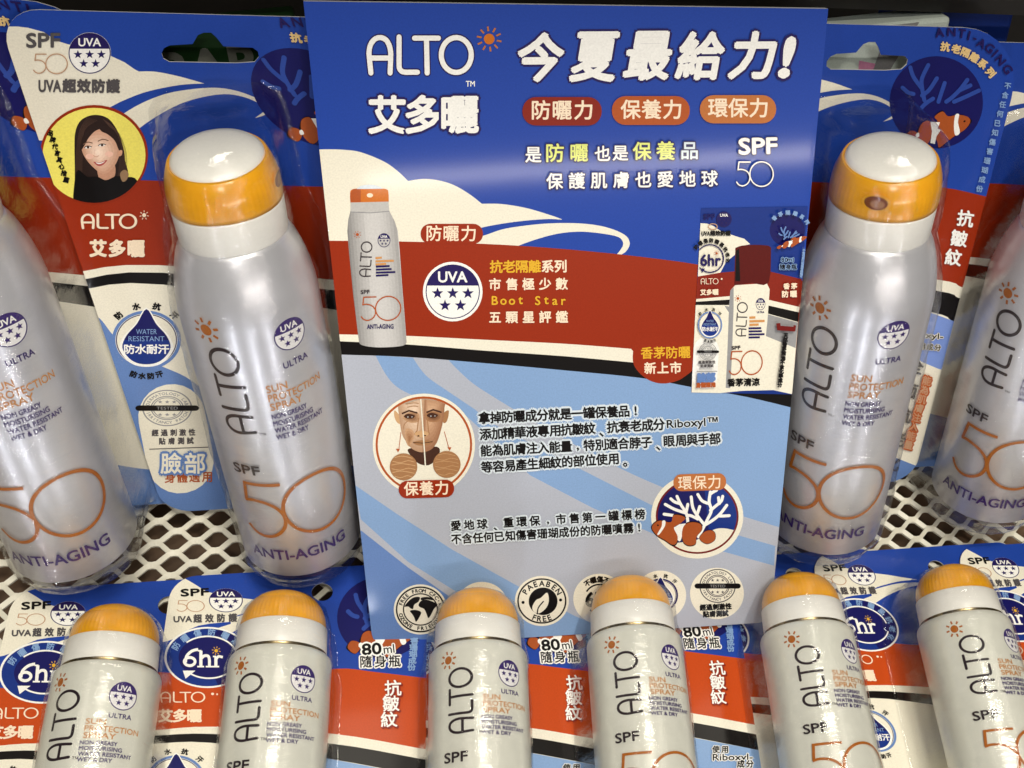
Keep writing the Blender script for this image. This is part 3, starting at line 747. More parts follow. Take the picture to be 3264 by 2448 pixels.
# ================================================================== FRONT ROW PACK (small can)
ZF = -.030
gaps = [(346, 2140), (896, 2102), (1522, 2083), (2019, 2032), (2572, 2012), (3065, 1985), (3545, 1960)]
def axpt(p): d = ray(p); return d*(C_AXIS/NF.dot(d))
FF = [Fr(axpt(p), AX, -NF) for p in gaps]
KF = ROW.dot(AX)/ROW.dot(FF[0].ex)
mF = lambda i: (lambda p: FF[i].onplane(p, ZF))
def make_front_pack():
    root = bpy.data.objects.new('travel_sunscreen_pack', None); COL.objects.link(root); root.empty_display_size = .02
    out = card_outline(-.0505, .0598, -.138, .0485, (.010, .010, .010, .010), KF)
    hole = [(.0138+.0046*math.cos(2*math.pi*i/28), .0385+.0040*math.sin(2*math.pi*i/28)) for i in range(28)]
    card = sheet('backing_card', out, [hole], .0006, BLUE, PAPER, root); card.location = (0, 0, ZF)
    lift = lambda x, y, h: (x, y, h)
    m2, m3, m4, m6 = mF(1), mF(2), mF(3), mF(5)
    c7 = crop(0, 1500, 1.75); cb = crop(1050, 1850, 2.765); cc = crop(1750, 1850, 2.765); c9 = crop(2450, 1650, 2.0786)
    A = Art(lambda p: p, lift, 1, clip=out)
    up = [m2(q) for q in c7([(900, 560), (1000, 600), (1075, 640), (1120, 668), (1165, 692), (1250, 712), (1330, 728)])]+[mF(5)(q) for q in c9([(690, 368), (790, 380), (880, 395), (980, 410)])]
    low = [mF(5)(q) for q in c9([(980, 412), (880, 420), (790, 440), (700, 470)])]+[m2(q) for q in c7([(1250, 880), (1000, 960), (880, 980)])]
    A.poly(smooth(up, 4)+smooth(low, 4), CREAM)
    A.poly(smooth([mF(5)(q) for q in c9([(560, 545), (640, 495), (720, 470), (850, 438), (985, 430), (1040, 436)])], 4)+smooth([mF(5)(q) for q in c9([(1040, 438), (900, 470), (800, 510), (720, 558), (640, 620)])], 4), CREAM)
    A.poly(smooth([m2(q) for q in c7([(880, 960), (920, 970), (990, 945), (1110, 880), (1290, 858)])], 3)+[m2(q) for q in c7([(1290, 870), (1100, 930), (980, 985), (880, 1000)])], BLUE)
    y_ = [(-.055, .0005), m2((512, 2150)), (0, -.0006), m2((1068, 2139)), m2((1200, 2150)), m2((1350, 2168)), (.066, -.0005+m2((1350, 2168))[1])]
    r_ = [(-.056, m2((500, 2334))[1]), m2((500, 2334)), m2((683, 2323)), m2((1057, 2345)), m2((1323, 2389)), (.066, m2((1323, 2389))[1]-.002)]
    w_ = [(-.056, m2((502, 2351))[1]), m2((502, 2351)), m2((680, 2346)), m2((1054, 2376)), m2((1319, 2421)), (.066, m2((1319, 2421))[1]-.002)]
    k_ = [(-.056, m2((497, 2377))[1]), m2((497, 2377)), m2((674, 2374)), m2((1050, 2425)), m2((1319, 2475)), (.066, m2((1319, 2475))[1]-.002)]
    lo = [(.066, -.15), (-.06, -.15)]
    RED2 = pr('orange_red', (192, 72, 20))
    A.poly(smooth(y_, 4)+lo, RED2); A.poly(smooth(r_, 4)+lo, CREAM); A.poly(smooth(w_, 4)+lo, BLACK); A.poly(smooth(k_, 4)+lo, CREAM)
    x0 = k_[3][0]
    A.poly([(-.005, k_[2][1]-.0003), k_[3], k_[4], k_[5], (.066, -.15), (.03, -.15), (.015, -.06)], LBL)
    A.map2 = m2; A.ys = -1
    dc = m2((1160, 1945))
    A.map2 = lambda p: p; A.ys = 1
    A.ell((dc[0]+.008, dc[1]-.004), .0195, .0185, NAVYD, 40)
    A.build('printed_bands', card)
    E_ = Art(lambda p: p, lift, 1, base=.0003, clip=out)
    cx, cy = dc[0]+.006, dc[1]-.002
    coral(E_, [[((x-1000)*.0000585, -(y-560)*.0000585) for x, y in s] for s in CORALPX], .0019, CORAL, aff((cx, cy), (1, 0), (0, 1)))
    fish(E_, aff((cx+.002, cy-.0125), (.0145, .004), (-.002, .0125)))
    E_.build('coral_emblem', card)
    H = Art(m2, lift, -1, base=.00025, clip=out)
    c0 = (664, 2104)
    H.ell(c0, 137, 97, WHITE, 48); H.ell(c0, 130, 91.5, BLUE2, 48)
    H.poly([(c0[0]+130*math.cos(a), c0[1]+91.5*math.sin(a)) for a in [math.radians(-75+150*i/30) for i in range(31)]]+[(c0[0]+20, c0[1]+60), (c0[0]-5, c0[1]-40)], NAVYD)
    H.ell(c0, 92, 64, NAVYD, 40)
    H.ring(c0, 94, 67, 5, WHITE, 40, 0, -135, -5); H.ring((c0[0]+4, c0[1]), 92, 66, 5, WHITE, 40, 0, 20, 140)
    H.poly([c7(1025, 1130), c7(1095, 1130), c7(1040, 1175)], WHITE)
    H.arctext('防曬傷防曬黑抗老化', c0, 112, 80, 25, LBL, 165, -45, .03)
    # serif numerals
    H.ring(c7(1063, 1080), 17, 13, 9, WHITE, 24); H.stroke(smooth(c7([(1040, 1085), (1046, 1050), (1075, 1022), (1110, 1012)]), 4), 9, WHITE, cap=False)
    H.stroke([c7(1125, 1020), c7(1125, 1105)], 10, WHITE, cap=False); H.stroke([c7(1108, 1020), c7(1128, 1020)], 5, WHITE, cap=False)
    H.stroke(smooth(c7([(1128, 1062), (1145, 1048), (1165, 1050), (1172, 1070), (1172, 1105)]), 4), 9, WHITE, cap=False)
    for x in (1125, 1172, 1208): H.stroke([c7(x-20, 1108), c7(x+18, 1108)], 5, WHITE, cap=False)
    H.stroke([c7(1208, 1052), c7(1208, 1105)], 10, WHITE, cap=False); H.stroke(smooth(c7([(1208, 1070), (1222, 1052), (1246, 1056)]), 4), 8, WHITE, cap=False); H.stroke([c7(1192, 1052), c7(1210, 1052)], 5, WHITE, cap=False)
    H.sun(c7(1210, 1020), 14, YEL, 8, core=.4)
    H.build('six_hour_seal', card)
    S = Art(m2, lift, -1, base=.00025, clip=out); uva(S, (722, 1923), 54, 38, lw=.06); S.build('rating_seal', card)
    L = Art(m2, lift, -1, base=.0003, clip=out)
    L.txt('SPF', c7(1015, 718), c7(1168, 712), 22, BLACK, .03); fifty(L, aff(c7(990, 803), (56, 0), (0, -36)), .055, PBR)
    L.txt('UVA', c7(975, 862), c7(1075, 860), 18, DGREY, .04); L.cjk('超效防護', c7(1075, 864), c7(1335, 858), 27, DGREY, .05)
    logo(L, aff(c7(898, 1308), (50.5, 0), (0, -34)), .1, PINKC); L.ell(c7(1190, 1260), 5, 4, PINKC, 12); L.ell(c7(1215, 1262), 3, 3, PINKC, 12)
    for k, ch in enumerate('艾多曬'): L.glyph(ch, c7(930+80*k, 1382), 43, PINKC, 0, .04, 1.12)
    L.txt('80', cb(290, 685), cb(455, 672), 35, BLACK, .03, halo=.13, hmat=WHITE); L.txt('ml', cb(478, 672), cb(570, 662), 27, BLACK, .01, halo=.11, hmat=WHITE)
    L.cjk('隨身瓶', cb(258, 795), cb(635, 785), 40, BLACK, .02, halo=.13, hmat=WHITE)
    L.begin()
    for i, ch in enumerate('害珊瑚成份'): L.glyph(ch, cb(742-6*i, 560+58*i), 22, LBL, 4, .04, 1.2)
    for ch, p in zip('抗皺紋', ((555, 975), (537, 1110), (520, 1250))):
        q = cb(*p); L.glyph(ch, (q[0]+4, q[1]+4), 52, DRED, 2, .05, 1.05); L.glyph(ch, q, 52, WHITE, 2, .02, 1.05)
    L.end()
    L.map2 = m4
    L.cjk('使用', cc(1425, 1525), cc(1580, 1525), 24, BLACK, .04, halo=.13, hmat=WHITE)
    L.txt('Riboxyl-', cc(1435, 1612), cc(1785, 1608), 27, BLACK, .02, halo=.09, hmat=WHITE); L.cjk('成分', cc(1640, 1655), cc(1800, 1655), 25, BLACK, .04, halo=.13, hmat=WHITE)
    L.build('lettering', card)
    D = Art(m2, lift, -1, base=.00025, clip=out); drop_seal(D, (560+5, 2492), 92, 78); D.build('water_drop_seal', card)
    # the can
    r = .020
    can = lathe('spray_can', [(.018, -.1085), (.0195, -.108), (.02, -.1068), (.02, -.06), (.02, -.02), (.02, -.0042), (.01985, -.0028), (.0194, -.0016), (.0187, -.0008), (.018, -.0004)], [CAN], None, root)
    can_label('can_print', r, SML, can)
    lathe('collar', [(.0174, -.001), (.01745, .0004), (.0176, .0008), (.0178, .0012), (.01745, .0105), (.0170, .0109)], [CAPW, GAPM], lambda j: 1 if j < 2 else 0, can)
    vs, fs = [], []; n = 232
    cp = [(.0168, .0108)]+[(.0168*math.cos(math.radians(a))**.85, .0112+.0150*math.sin(math.radians(a))**.95) for a in (4, 12, 20, 28, 36, 44, 52, 60, 68, 76, 83, 88.5)]
    for q, (rr, y) in enumerate(cp):
        for k in range(n):
            a = 2*math.pi*k/n; dd = .00009*math.sin(k*math.pi/2) if 1 <= q <= 7 else 0
            vs.append(((rr+dd)*math.sin(a), y, (rr+dd)*math.cos(a)))
    for j in range(len(cp)-1):
        for k in range(n): fs.append((j*n+k, j*n+(k+1) % n, (j+1)*n+(k+1) % n, (j+1)*n+k))
    fs.append(tuple((len(cp)-1)*n+k for k in range(n)))
    mesh_obj('cap', vs, fs, [CAPO], None, can, True)
    sec = [(-.1095, .019, -.003), (-.108, .0206, 0), (-.004, .0209, 0), (.0, .0200, 0), (.004, .0189, 0), (.012, .0184, 0), (.019, .0166, -.001), (.0245, .0122, -.004), (.0275, .0075, -.010)]
    blister('blister', sec, ZF+.0006, root, .0035, 5.0)
    return root
front0 = make_front_pack()
FG = 'small travel sunscreen packs lying along the front of the shelf'
FL_LAB = ['small travel sunscreen pack lying leftmost in the front row', 'second small travel sunscreen pack from the left, lying left of the board corner',
          'small travel sunscreen pack whose cap overlaps the globe seal on the board', 'small travel sunscreen pack whose cap overlaps the water drop seal on the board',
          'small travel sunscreen pack lying just right of the board, below the upright can', 'rightmost small travel sunscreen can in the front row, its seal cut by the edge',
          'travel sunscreen card at the right edge with only its rounded corner in view']
for i, f in enumerate(FF):
    pk = front0 if i == 0 else dup(front0)
    o = f.o+f.ez*(.0016*(0, 3, 2, 1, 0, 1, 2)[i]-.0015)
    pk.matrix_world = frame(o, AX, -NF)
    tag(pk, FL_LAB[i], 'sunscreen pack', FG)

# ================================================================== DISPLAY BOARD
DBd = V((.062, 2.044, 1)).normalized(); RBd = V((1, -.02, .15)).normalized()
NBd = DBd.cross(RBd).normalized()
if NBd.z > 0: NBd = -NBd
FB = Fr(P(1190, 2062, .461), -DBd, NBd)
mB = lambda p: FB.onplane(p, 0)
def make_board():
    TL, TR, BR, BL = (967, 4), (2640, 28), (2455, 1983), (1189, 2063)
    def corner(p, a, b, r):
        p, a, b = V(p), V(a), V(b); u, v = (a-p).normalized(), (b-p).normalized(); out = []
        for k in range(9):
            t = k/8; out.append(tuple(p+u*r*(1-t)**2+v*r*t**2))
        return out
    outpx = [TL]+corner(BL, TL, BR, 52)+corner(BR, BL, TR, 45)+[TR]
    out = [mB(p) for p in outpx]
    if area2(out) < 0: out.reverse()
    board = sheet('display_board', out, [], .003, LIL, PAPER)
    board.matrix_world = FB.mat()
    tag(board, 'tall printed advertising board with blue top and red band among the packs', 'display board')
    lift = lambda x, y, h: (x, y, h)
    def art(base): return Art(mB, lift, -1, base=base, clip=out)
    c2, c3, c6, c7 = crop(950, 0, 2.011), crop(1900, 0, 2.37), crop(1050, 700, 2.011), crop(2000, 600, 2.37)
    B2, B3, B4, B5 = crop(1050, 1450, 2.5525), crop(1750, 1450, 2.5525), crop(1050, 1850, 2.765), crop(1750, 1850, 2.765)
    A = art(1e-5)
    redtop = [(1000, 765)]+c6([(0, 135), (450, 140), (980, 155), (1400, 180), (1840, 220), (2212, 265)])+[(2224, 843), (2420, 872), (2620, 905)]
    redtop = smooth(redtop, 4)
    redbot = smooth([(1040, 1063)]+c6([(60, 735), (500, 745), (1000, 770), (1500, 795), (1960, 830)])+[(2120, 1122), (2300, 1145), (2560, 1185)], 4)
    crbot = smooth([(1040, 1086)]+c6([(75, 780), (500, 800), (1000, 840), (1500, 875), (1940, 915)])+[(2120, 1165), (2300, 1192), (2560, 1232)], 4)
    blbot = smooth([(1040, 1128)]+c6([(80, 865), (500, 880), (1000, 920), (1500, 965), (2000, 1015)])+[(2211, 1235), (2380, 1265), (2519, 1298), (2560, 1308)], 4)
    # blue, the pale cloud and its swoosh
    A.poly([(940, -20), (2680, -20)]+redtop[::-1], BLUE)
    cloud = smooth(c2([(100, 960), (190, 957), (290, 960), (400, 975), (550, 1035), (640, 1098), (705, 1160)]), 5)+smooth(c2([(705, 1160), (800, 1147), (900, 1156), (1000, 1187), (1100, 1245), (1178, 1306)]), 5)+ \
        smooth(c2([(1178, 1306), (1310, 1308), (1470, 1335), (1630, 1383), (1690, 1405)]), 5)+smooth(c2([(1690, 1408), (1600, 1404), (1450, 1415), (1300, 1435), (1180, 1458), (1000, 1500)]), 5)
    A.poly(cloud+c2([(1000, 1600), (100, 1600)]), CREAM)
    sw = smooth(c2([(1000, 1560), (1190, 1510), (1310, 1470), (1450, 1447), (1610, 1432), (1810, 1432), (1970, 1455), (2090, 1503), (2126, 1556), (2105, 1608), (2058, 1640)]), 5)+ \
        smooth(c2([(2035, 1640), (2068, 1600), (2084, 1560), (2055, 1520), (1950, 1497), (1810, 1485), (1670, 1497), (1530, 1533), (1400, 1580), (1350, 1605)]), 5)
    A.poly(sw+c2([(1000, 1605)]), CREAM)
    # pale lower field with diagonal beams
    A.poly(blbot+[(2600, 2100), (1000, 2100)], LIL)
    A.poly(smooth(c6([(760, 895), (810, 950), (920, 1050), (1050, 1135), (1180, 1215)]), 4)+smooth([(1637, 1304), (1800, 1400), (1969, 1489), (2114, 1554), (2250, 1604), (2369, 1646), (2490, 1682)], 3)+[(2620, 1600), (2600, 1250)], LBL)
    A.poly(smooth(c6([(295, 870), (360, 990), (430, 1070), (540, 1130), (680, 1190), (850, 1232)]), 4)+[(1690, 1515), (1887, 1618), (2071, 1607), (1850, 1495), (1560, 1345)]+smooth(c6([(935, 1218), (760, 1100), (620, 1000), (535, 885)]), 4), LBL)
    A.poly([(1887, 1618), (2071, 1607), (2210, 1665), (2471, 1740), (2467, 1803), (2298, 1756), (2080, 1700)], LBL)
    A.poly([(1130, 1545), (1265, 1638), (1442, 1752), (1649, 1867), (1830, 1962), (2010, 2040), (1700, 2080), (1461, 1890), (1300, 1790), (1150, 1655)], LBL)
    A.poly([(1150, 1690), (1300, 1808), (1438, 1905), (1640, 2080), (1100, 2100)], LBL2)
    A.poly(redtop+redbot[::-1], RED); A.poly(redbot+crbot[::-1], CREAM); A.poly(crbot+blbot[::-1], BLACK)
    A.build('printed_fields', board)
    # ---- heading
    K = art(.00013)
    T = aff((1168, 236), (119.5, 0), (0, -122))
    logo(K, T, .20, NAVY); logo(K, T, .135, WHITE)
    K.sun((1559, 124), 40, TAN, 10, core=.42, w=.14); K.ell((1559, 124), 17, 17, ORA, 20)
    K.txt('TM', (1485, 275), (1513, 275), 17, WHITE, .02)
    for k, ch in enumerate('艾多曬'):
        q = (1234+116*k, 366-1*k); K.glyph(ch, q, 128, NAVY, 0, .085); K.glyph(ch, q, 126, WHITE, 0, .035)
    K.build('brand_heading', board)
    K = art(.00013)
    for ch, x0, x1, y0, y1 in (('今', 1655, 1795, 108, 257), ('夏', 1818, 1972, 106, 256), ('最', 1989, 2138, 104, 251), ('給', 2153, 2306, 104, 250), ('力', 2322, 2472, 104, 248), ('!', 2484, 2532, 122, 243)):
        K.txt(ch, (x0, y1), (x1, y1-1), y1-y0, WHITE, .036, .2, halo=.08, hmat=NAVY)
    for s_, x0, x1, y0, y1, m_, a, b in (('防曬力', 1664, 1917, 308, 399, DRED, 1690, 1892), ('保養力', 1949, 2197, 305, 397, BRN, 1976, 2174), ('環保力', 2229, 2472, 302, 392, TAN, 2254, 2448)):
        K.rrect(((x0+x1)/2, (y0+y1)/2), x1-x0, y1-y0, 44, m_); K.cjk(s_, (a, y1-20), (b, y1-20), 65, PINKC, .02)
    K.begin()
    for ch, x, y, e, m_ in (('是', 1699, 491, 54, WHITE), ('防', 1768, 486, 62, YGR), ('曬', 1845, 485, 60, YGR), ('也', 1919, 488, 52, WHITE), ('是', 1976, 486, 52, WHITE), ('保', 2045, 480, 60, YGR), ('養', 2120, 479, 62, YGR), ('品', 2196, 478, 60, HALO)):
        K.glyph(ch, (x, y), e, NAVY, 0, .09); K.glyph(ch, (x, y), e, m_, 0, .02)
    for i, ch in enumerate('保護肌膚也愛地球'):
        q = (1767+70.4*i, 576-1.2*i); K.glyph(ch, q, 54, NAVY, 0, .09); K.glyph(ch, q, 54, WHITE, 0, .02)
    K.end()
    K.txt('SPF', (2354, 490), (2474, 487), 50, WHITE, .03, halo=.07, hmat=NAVY)
    fifty(K, aff((2343, 592), (76, 0), (0, -80)), .085, NAVY); fifty(K, aff((2343, 592), (76, 0), (0, -80)), .05, WHITE)
    K.build('slogan_lettering', board)
    # ---- picture of the large can
    K = art(.00013)
    body = [(1117, 672), (1110, 700), (1107, 736), (1112, 799), (1126, 940), (1144, 1088)]+smooth([(1144, 1088), (1152, 1099), (1190, 1106), (1240, 1106), (1285, 1101), (1296, 1090)], 3)+[(1290, 1010), (1281, 900), (1274, 799), (1268, 736), (1258, 705), (1241, 672)]
    K.poly(body, SILV)
    for k in range(16):
        t = (k+.5)/16*2-1; g = 203-58*abs(t-.1)**2.2-8*(t < -.2)
        lo_, hi_ = -82+164*k/16, -82+164*(k+1)/16; b0 = 1186-.084*760
        st = clip_half(clip_half(body, 1, -.084, b0+lo_), -1, .084, -(b0+hi_))
        if len(st) > 2: K.poly(st, pr(f'can_tone_{k}', (g, g-2, g-3)))
    K.poly([(1117, 644), (1238, 641), (1241, 673), (1117, 675)], LGREY); K.stroke([(1117, 675), (1180, 678), (1241, 673)], 3, GREY, cap=False)
    K.poly(smooth([(1117, 645), (1116, 618), (1124, 603), (1178, 597), (1230, 602), (1238, 615), (1239, 642)], 3), ORA); K.poly([(1117, 645), (1116, 618), (1124, 603), (1150, 600), (1150, 644)], BRN); K.ell((1179, 622), 10, 7, PINKC, 16)
    K.poly(smooth([(1136, 602), (1150, 592), (1178, 588), (1205, 592), (1222, 601)], 3), HALO)
    K.sun((1139, 747), 12, BRN, 8); logo(K, aff((1181, 884), (2.5, -40.2), (-37, -2)), .1, INKB)
    uva(K, (1224, 765), 20, 22, LGREY, NAVY, lw=.1)
    for i, w in enumerate((20, 58, 34)): K.stroke([(1197, 822+10*i), (1197+w, 820+10*i)], 6, INKO, cap=False)
    for i, w in enumerate((44, 50, 62, 40)): K.stroke([(1198, 849+9.5*i), (1198+w, 847+9.5*i)], 6, NAVY, cap=False)
    K.txt('SPF', (1150, 936), (1178, 935), 12, INKB, .03); fifty(K, aff((1149, 1022), (82, -2), (0, -78)), .045, BRN); K.txt('ANTI-AGING', (1170, 1047), (1254, 1046), 14, NAVY, .03)
    K.build('can_picture', board)
    # ---- red band
    K = art(.00013)
    K.rrect((1440, 745), 199, 64, 31, RED); K.cjk('防曬力', (1356, 767), (1520, 768), 53, PINKC, .015)
    K.build('red_pill', board)
    K = art(.00013); uva(K, (1443, 929), 88, 88, WHITE, NAVY, WHITE, .035); K.build('rating_seal', board)
    K = art(.00013)
    K.cjk('抗老隔離系列', (1561, 869), (1807, 867), 42, YEL, .03, mats=[YEL]*4+[PINKC]*2)
    K.cjk('市售極少數', (1551, 924), (1817, 922), 40, PINKC, .03)
    for i, ch in enumerate('Boot Star'):
        if ch != ' ': K.glyph(ch, (1577+27.3*i, 957+(4 if ch in 'oar' else 0)), 40, YEL, 0, .02)
    K.cjk('五顆星評鑑', (1551, 1028), (1817, 1027), 40, PINKC, .03)
    K.build('rating_lettering', board)
    # ---- new-product roundel
    K = art(.00013)
    K.poly(smooth([(2021, 1090), (2017, 1150), (2035, 1185), (2070, 1212), (2110, 1222), (2150, 1216), (2182, 1200), (2215, 1165), (2215, 1090)], 4, False), RED); K.poly([(2030, 1060), (2010, 1110), (2021, 1122), (2230, 1150), (2230, 1060)], RED)
    K.cjk('香茅防曬', (2042, 1143), (2202, 1140), 40, YEL, .02); K.cjk('新上市', (2052, 1191), (2174, 1189), 39, PINKC, .03)
    K.build('new_product_roundel', board)
    # ---- picture of the small pack
    K = art(.0003)
    crd = c7([(555, 150), (1360, 135), (1240, 1555), (480, 1540)])
    K.poly(crd, BLUE2)
    K.ell(c7(1205, 315), 56, 52, NAVYD, 36)
    K.poly(c7([(550, 262), (600, 265), (650, 285), (700, 320), (770, 345), (830, 365), (880, 380), (925, 420), (850, 440), (810, 500), (740, 560), (700, 635), (530, 672)]), CREAM)
    K.poly(c7([(528, 665), (700, 635), (900, 618), (1080, 628), (1314, 685), (1296, 905), (1070, 850), (780, 822), (516, 848)]), DRED)
    K.poly(c7([(518, 835), (780, 812), (1070, 842), (1297, 895), (1292, 940), (1070, 890), (780, 840), (516, 858)]), CREAM)
    K.poly(c7([(516, 855), (780, 838), (1070, 885), (1292, 935), (1287, 1010), (1060, 948), (780, 884), (512, 884)]), BLACK)
    K.poly(c7([(514, 880), (780, 880), (1060, 945), (1287, 1008), (1241, 1553), (1100, 1522), (860, 1528), (700, 1545), (482, 1540)]), CREAM)
    K.poly(c7([(730, 885), (1060, 950), (1285, 1012), (1268, 1205), (1045, 1115), (760, 930)]), GREY)
    K.rrect(c7(588, 1318), 80, 164, 38, WHITE, .06); 
    K.poly(c7([(740, 1505), (735, 1480), (752, 1250), (765, 900), (775, 770), (812, 730), (1050, 715), (1072, 760), (1055, 1000), (1030, 1250), (1000, 1480), (990, 1505), (860, 1512)]), CREAM)
    K.poly(c7([(740, 1505), (752, 1250), (765, 900), (775, 770), (800, 745), (800, 900), (788, 1250), (775, 1508)]), GREY)
    K.poly(smooth(c7([(804, 732), (812, 470), (818, 448), (860, 432), (950, 425), (1050, 430), (1080, 445), (1082, 470), (1064, 712), (940, 712)]), 3, False), MAR2)
    K.poly(c7([(812, 700), (818, 470), (840, 455), (850, 700)]), BLACK)
    K.sun(c7(832, 830), 11, BRN, 8); logo(K, aff(c7(892, 1122), (2.5, -39), (-34, -2)), .1, INKB)
    uva(K, c7(1003, 872), 15, 19, CREAM, NAVY, lw=.1); K.txt('ULTRA', c7(975, 940), c7(1030, 940), 6, NAVY, .03)
    for i, w in enumerate((45, 115, 70)): K.stroke([c7(918, 975+27*i), c7(918+w, 972+27*i)], 7, INKO, cap=False)
    for i, w in enumerate((95, 100, 120, 85)): K.stroke([c7(912, 1055+23*i), c7(912+w, 1053+23*i)], 6, NAVY, cap=False)
    K.txt('SPF', c7(785, 1215), c7(850, 1210), 10, INKB, .04); fifty(K, aff(c7(760, 1408), (68, -2), (2, -77)), .05, BRN); K.cjk('香茅清涼', c7(752, 1492), c7(996, 1486), 26, BLACK, .04)
    K.txt('SPF', c7(570, 232), c7(655, 230), 17, NAVYD, .04); uva(K, c7(725, 230), 24, 24, NAVYD, NAVY, lw=.1); K.ring(c7(640, 285), 14, 9, 3, PBR)
    K.cjk('超效防護', c7(620, 352), c7(775, 352), 16, BLACK, .06); K.txt('UVA', c7(556, 352), c7(618, 352), 13, BLACK, .04)
    K.ring(c7(618, 525), 43, 44, 4, NAVY, 40, 0, -140, 140); K.txt('6hr', c7(548, 580), c7(698, 580), 36, NAVY, .03); K.sun(c7(668, 485), 9, BRN, 8); K.poly(c7([(548, 600), (582, 600), (558, 632)]), NAVY)
    K.arctext('防曬傷防曬黑抗老化', c7(618, 525), 57, 58, 14, BLACK, 150, -15, .06)
    logo(K, aff(c7(546, 718), (20, 0), (0, -19)), .1, PINKC); K.ell(c7(705, 678), 3, 3, PINKC, 10); K.cjk('艾多曬', c7(543, 800), c7(682, 796), 19, PINKC, .05)
    K.cjk('香茅', c7(1165, 755), c7(1280, 752), 20, PINKC, .04); K.cjk('防曬', c7(1152, 816), c7(1278, 813), 22, PINKC, .04)
    K.cjk('80ml', c7(1150, 552), c7(1255, 555), 19, BLACK, .02, halo=.14, hmat=LBL); K.cjk('隨身瓶', c7(1140, 605), c7(1270, 605), 18, BLACK, .03, halo=.14, hmat=LBL)
    drop_seal(K, c7(615, 1022), 39, 43); test_seal(K, c7(598, 1222), 28, 28)
    K.cjk('經過刺激性', c7(525, 1313), c7(655, 1310), 10, DGREY, .06); K.cjk('貼膚測試', c7(540, 1340), c7(640, 1338), 10, DGREY, .06)
    K.stroke([c7(512, 1368), c7(668, 1368)], 2, DGREY, cap=False); K.cjk('臉部', c7(518, 1450), c7(655, 1445), 30, LBL2, .08); K.cjk('身體適用', c7(508, 1490), c7(655, 1485), 15, BRN, .1)
    coral(K, [[(c7(1205, 330)[0]+(x-1020)*.13, c7(1205, 330)[1]+(y-560)*.14) for x, y in s] for s in CORALPX], 4.5, LBL2)
    fish(K, aff(c7(1225, 400), (48, -17), (6, -26)))
    K.arctext('香茅隔離系列', c7(1205, 315), 66, 60, 15, LBL, 145, 20, .05)
    K.begin()
    for i in range(11): K.glyph('不含任何已知傷害珊瑚'[i % 10], c7(1318-2.2*i, 455+20*i), 9, LBL, 0, .06)
    K.stroke(c7([(1125, 1005), (1132, 1055)]), 13, MAR, cap=False); K.stroke(c7([(1120, 1040), (1250, 1050)]), 15, MAR, cap=False); K.stroke(c7([(1250, 1020), (1245, 1062)]), 8, MAR, cap=False)
    for i, ch in enumerate('天然香茅精油不含化學成分'): K.glyph(ch, c7(1182-4.2*i, 1095+34*i), 15, BLACK, 0, .08)
    K.end(); K.build('pack_picture', board)
    # ---- portrait roundel
    K = art(.00013)
    C = (1351, 1417); R0 = 153
    inn = [(C[0]+147*math.cos(a), C[1]+147*math.sin(a)) for a in [2*math.pi*i/56 for i in range(56)]]
    K.ell(C, 163, 163, CREAM, 56); K.ell(C, 154, 154, BRN, 56); K.poly(inn, CREAM)
    cp = crop(1050, 700, 2.011); S_ = lambda pts: smooth(cp(pts), 4, True)
    K.poly(S_([(505, 1470), (560, 1460), (690, 1455), (705, 1500), (660, 1560), (615, 1575), (560, 1555), (512, 1500)]), DBRN, inn)
    K.poly(S_([(448, 1255), (418, 1222), (416, 1262), (434, 1300), (456, 1306)]), BRSK2, inn); K.poly(S_([(732, 1240), (764, 1222), (762, 1262), (748, 1298), (728, 1298)]), BRSK, inn)
    head = smooth(cp([(440, 1100), (440, 1200), (450, 1290), (464, 1370), (490, 1420), (530, 1468), (590, 1490), (650, 1473), (688, 1428), (712, 1360), (728, 1290), (738, 1200), (735, 1100)]), 4, True)
    cut = cp(600, 0)[0]+.04*1400
    for nm, half, c0, c1_, to in (('left_face', clip_half(head, -1, -.04, -cut), (186, 148, 118), (238, 212, 188), (545, 1230)), ('right_face', clip_half(head, 1, .04, cut), (158, 112, 82), (220, 180, 146), (640, 1240))):
        tones(K, half, cp(*to), c0, c1_, 9, nm, inn)
    tones(K, S_([(438, 1110), (560, 1095), (735, 1100), (728, 1160), (590, 1150), (470, 1180)]), cp(590, 1120), (178, 160, 140), (210, 200, 190), 4, 'cropped_hair', inn)
    tones(K, S_([(470, 1270), (510, 1232), (570, 1240), (572, 1290), (520, 1300)]), cp(520, 1262), (190, 148, 112), (110, 74, 52), 5, 'eye_socket_left', inn)
    tones(K, S_([(615, 1240), (665, 1226), (722, 1250), (700, 1292), (630, 1290)]), cp(665, 1256), (168, 122, 86), (92, 58, 40), 5, 'eye_socket_right', inn)
    tones(K, S_([(490, 1340), (535, 1350), (540, 1400), (510, 1450), (488, 1410)]), cp(512, 1400), (198, 156, 120), (160, 114, 80), 4, 'cheek_fold', inn)
    for ex, ey in ((515, 1262), (662, 1256)):
        K.poly(S_([(ex-38, ey-4), (ex-10, ey-20), (ex+32, ey-8), (ex+18, ey+9), (ex-18, ey+10)]), DBRN, inn); K.ell(cp(ex-12, ey+1), 2.2, 2.2, LGREY, 10, clip=inn); K.ell(cp(ex+14, ey), 2, 2, LGREY, 10, clip=inn)
    K.stroke(cp([(468, 1240), (510, 1222), (560, 1236)]), 5, DBRN, clip=inn); K.stroke(cp([(625, 1232), (665, 1216), (715, 1232)]), 5, DBRN, clip=inn)
    K.stroke(cp([(572, 1270), (562, 1350), (545, 1372)]), 3, BRSK, clip=inn); K.stroke(cp([(628, 1270), (634, 1350), (640, 1372)]), 3, BRSK, clip=inn)
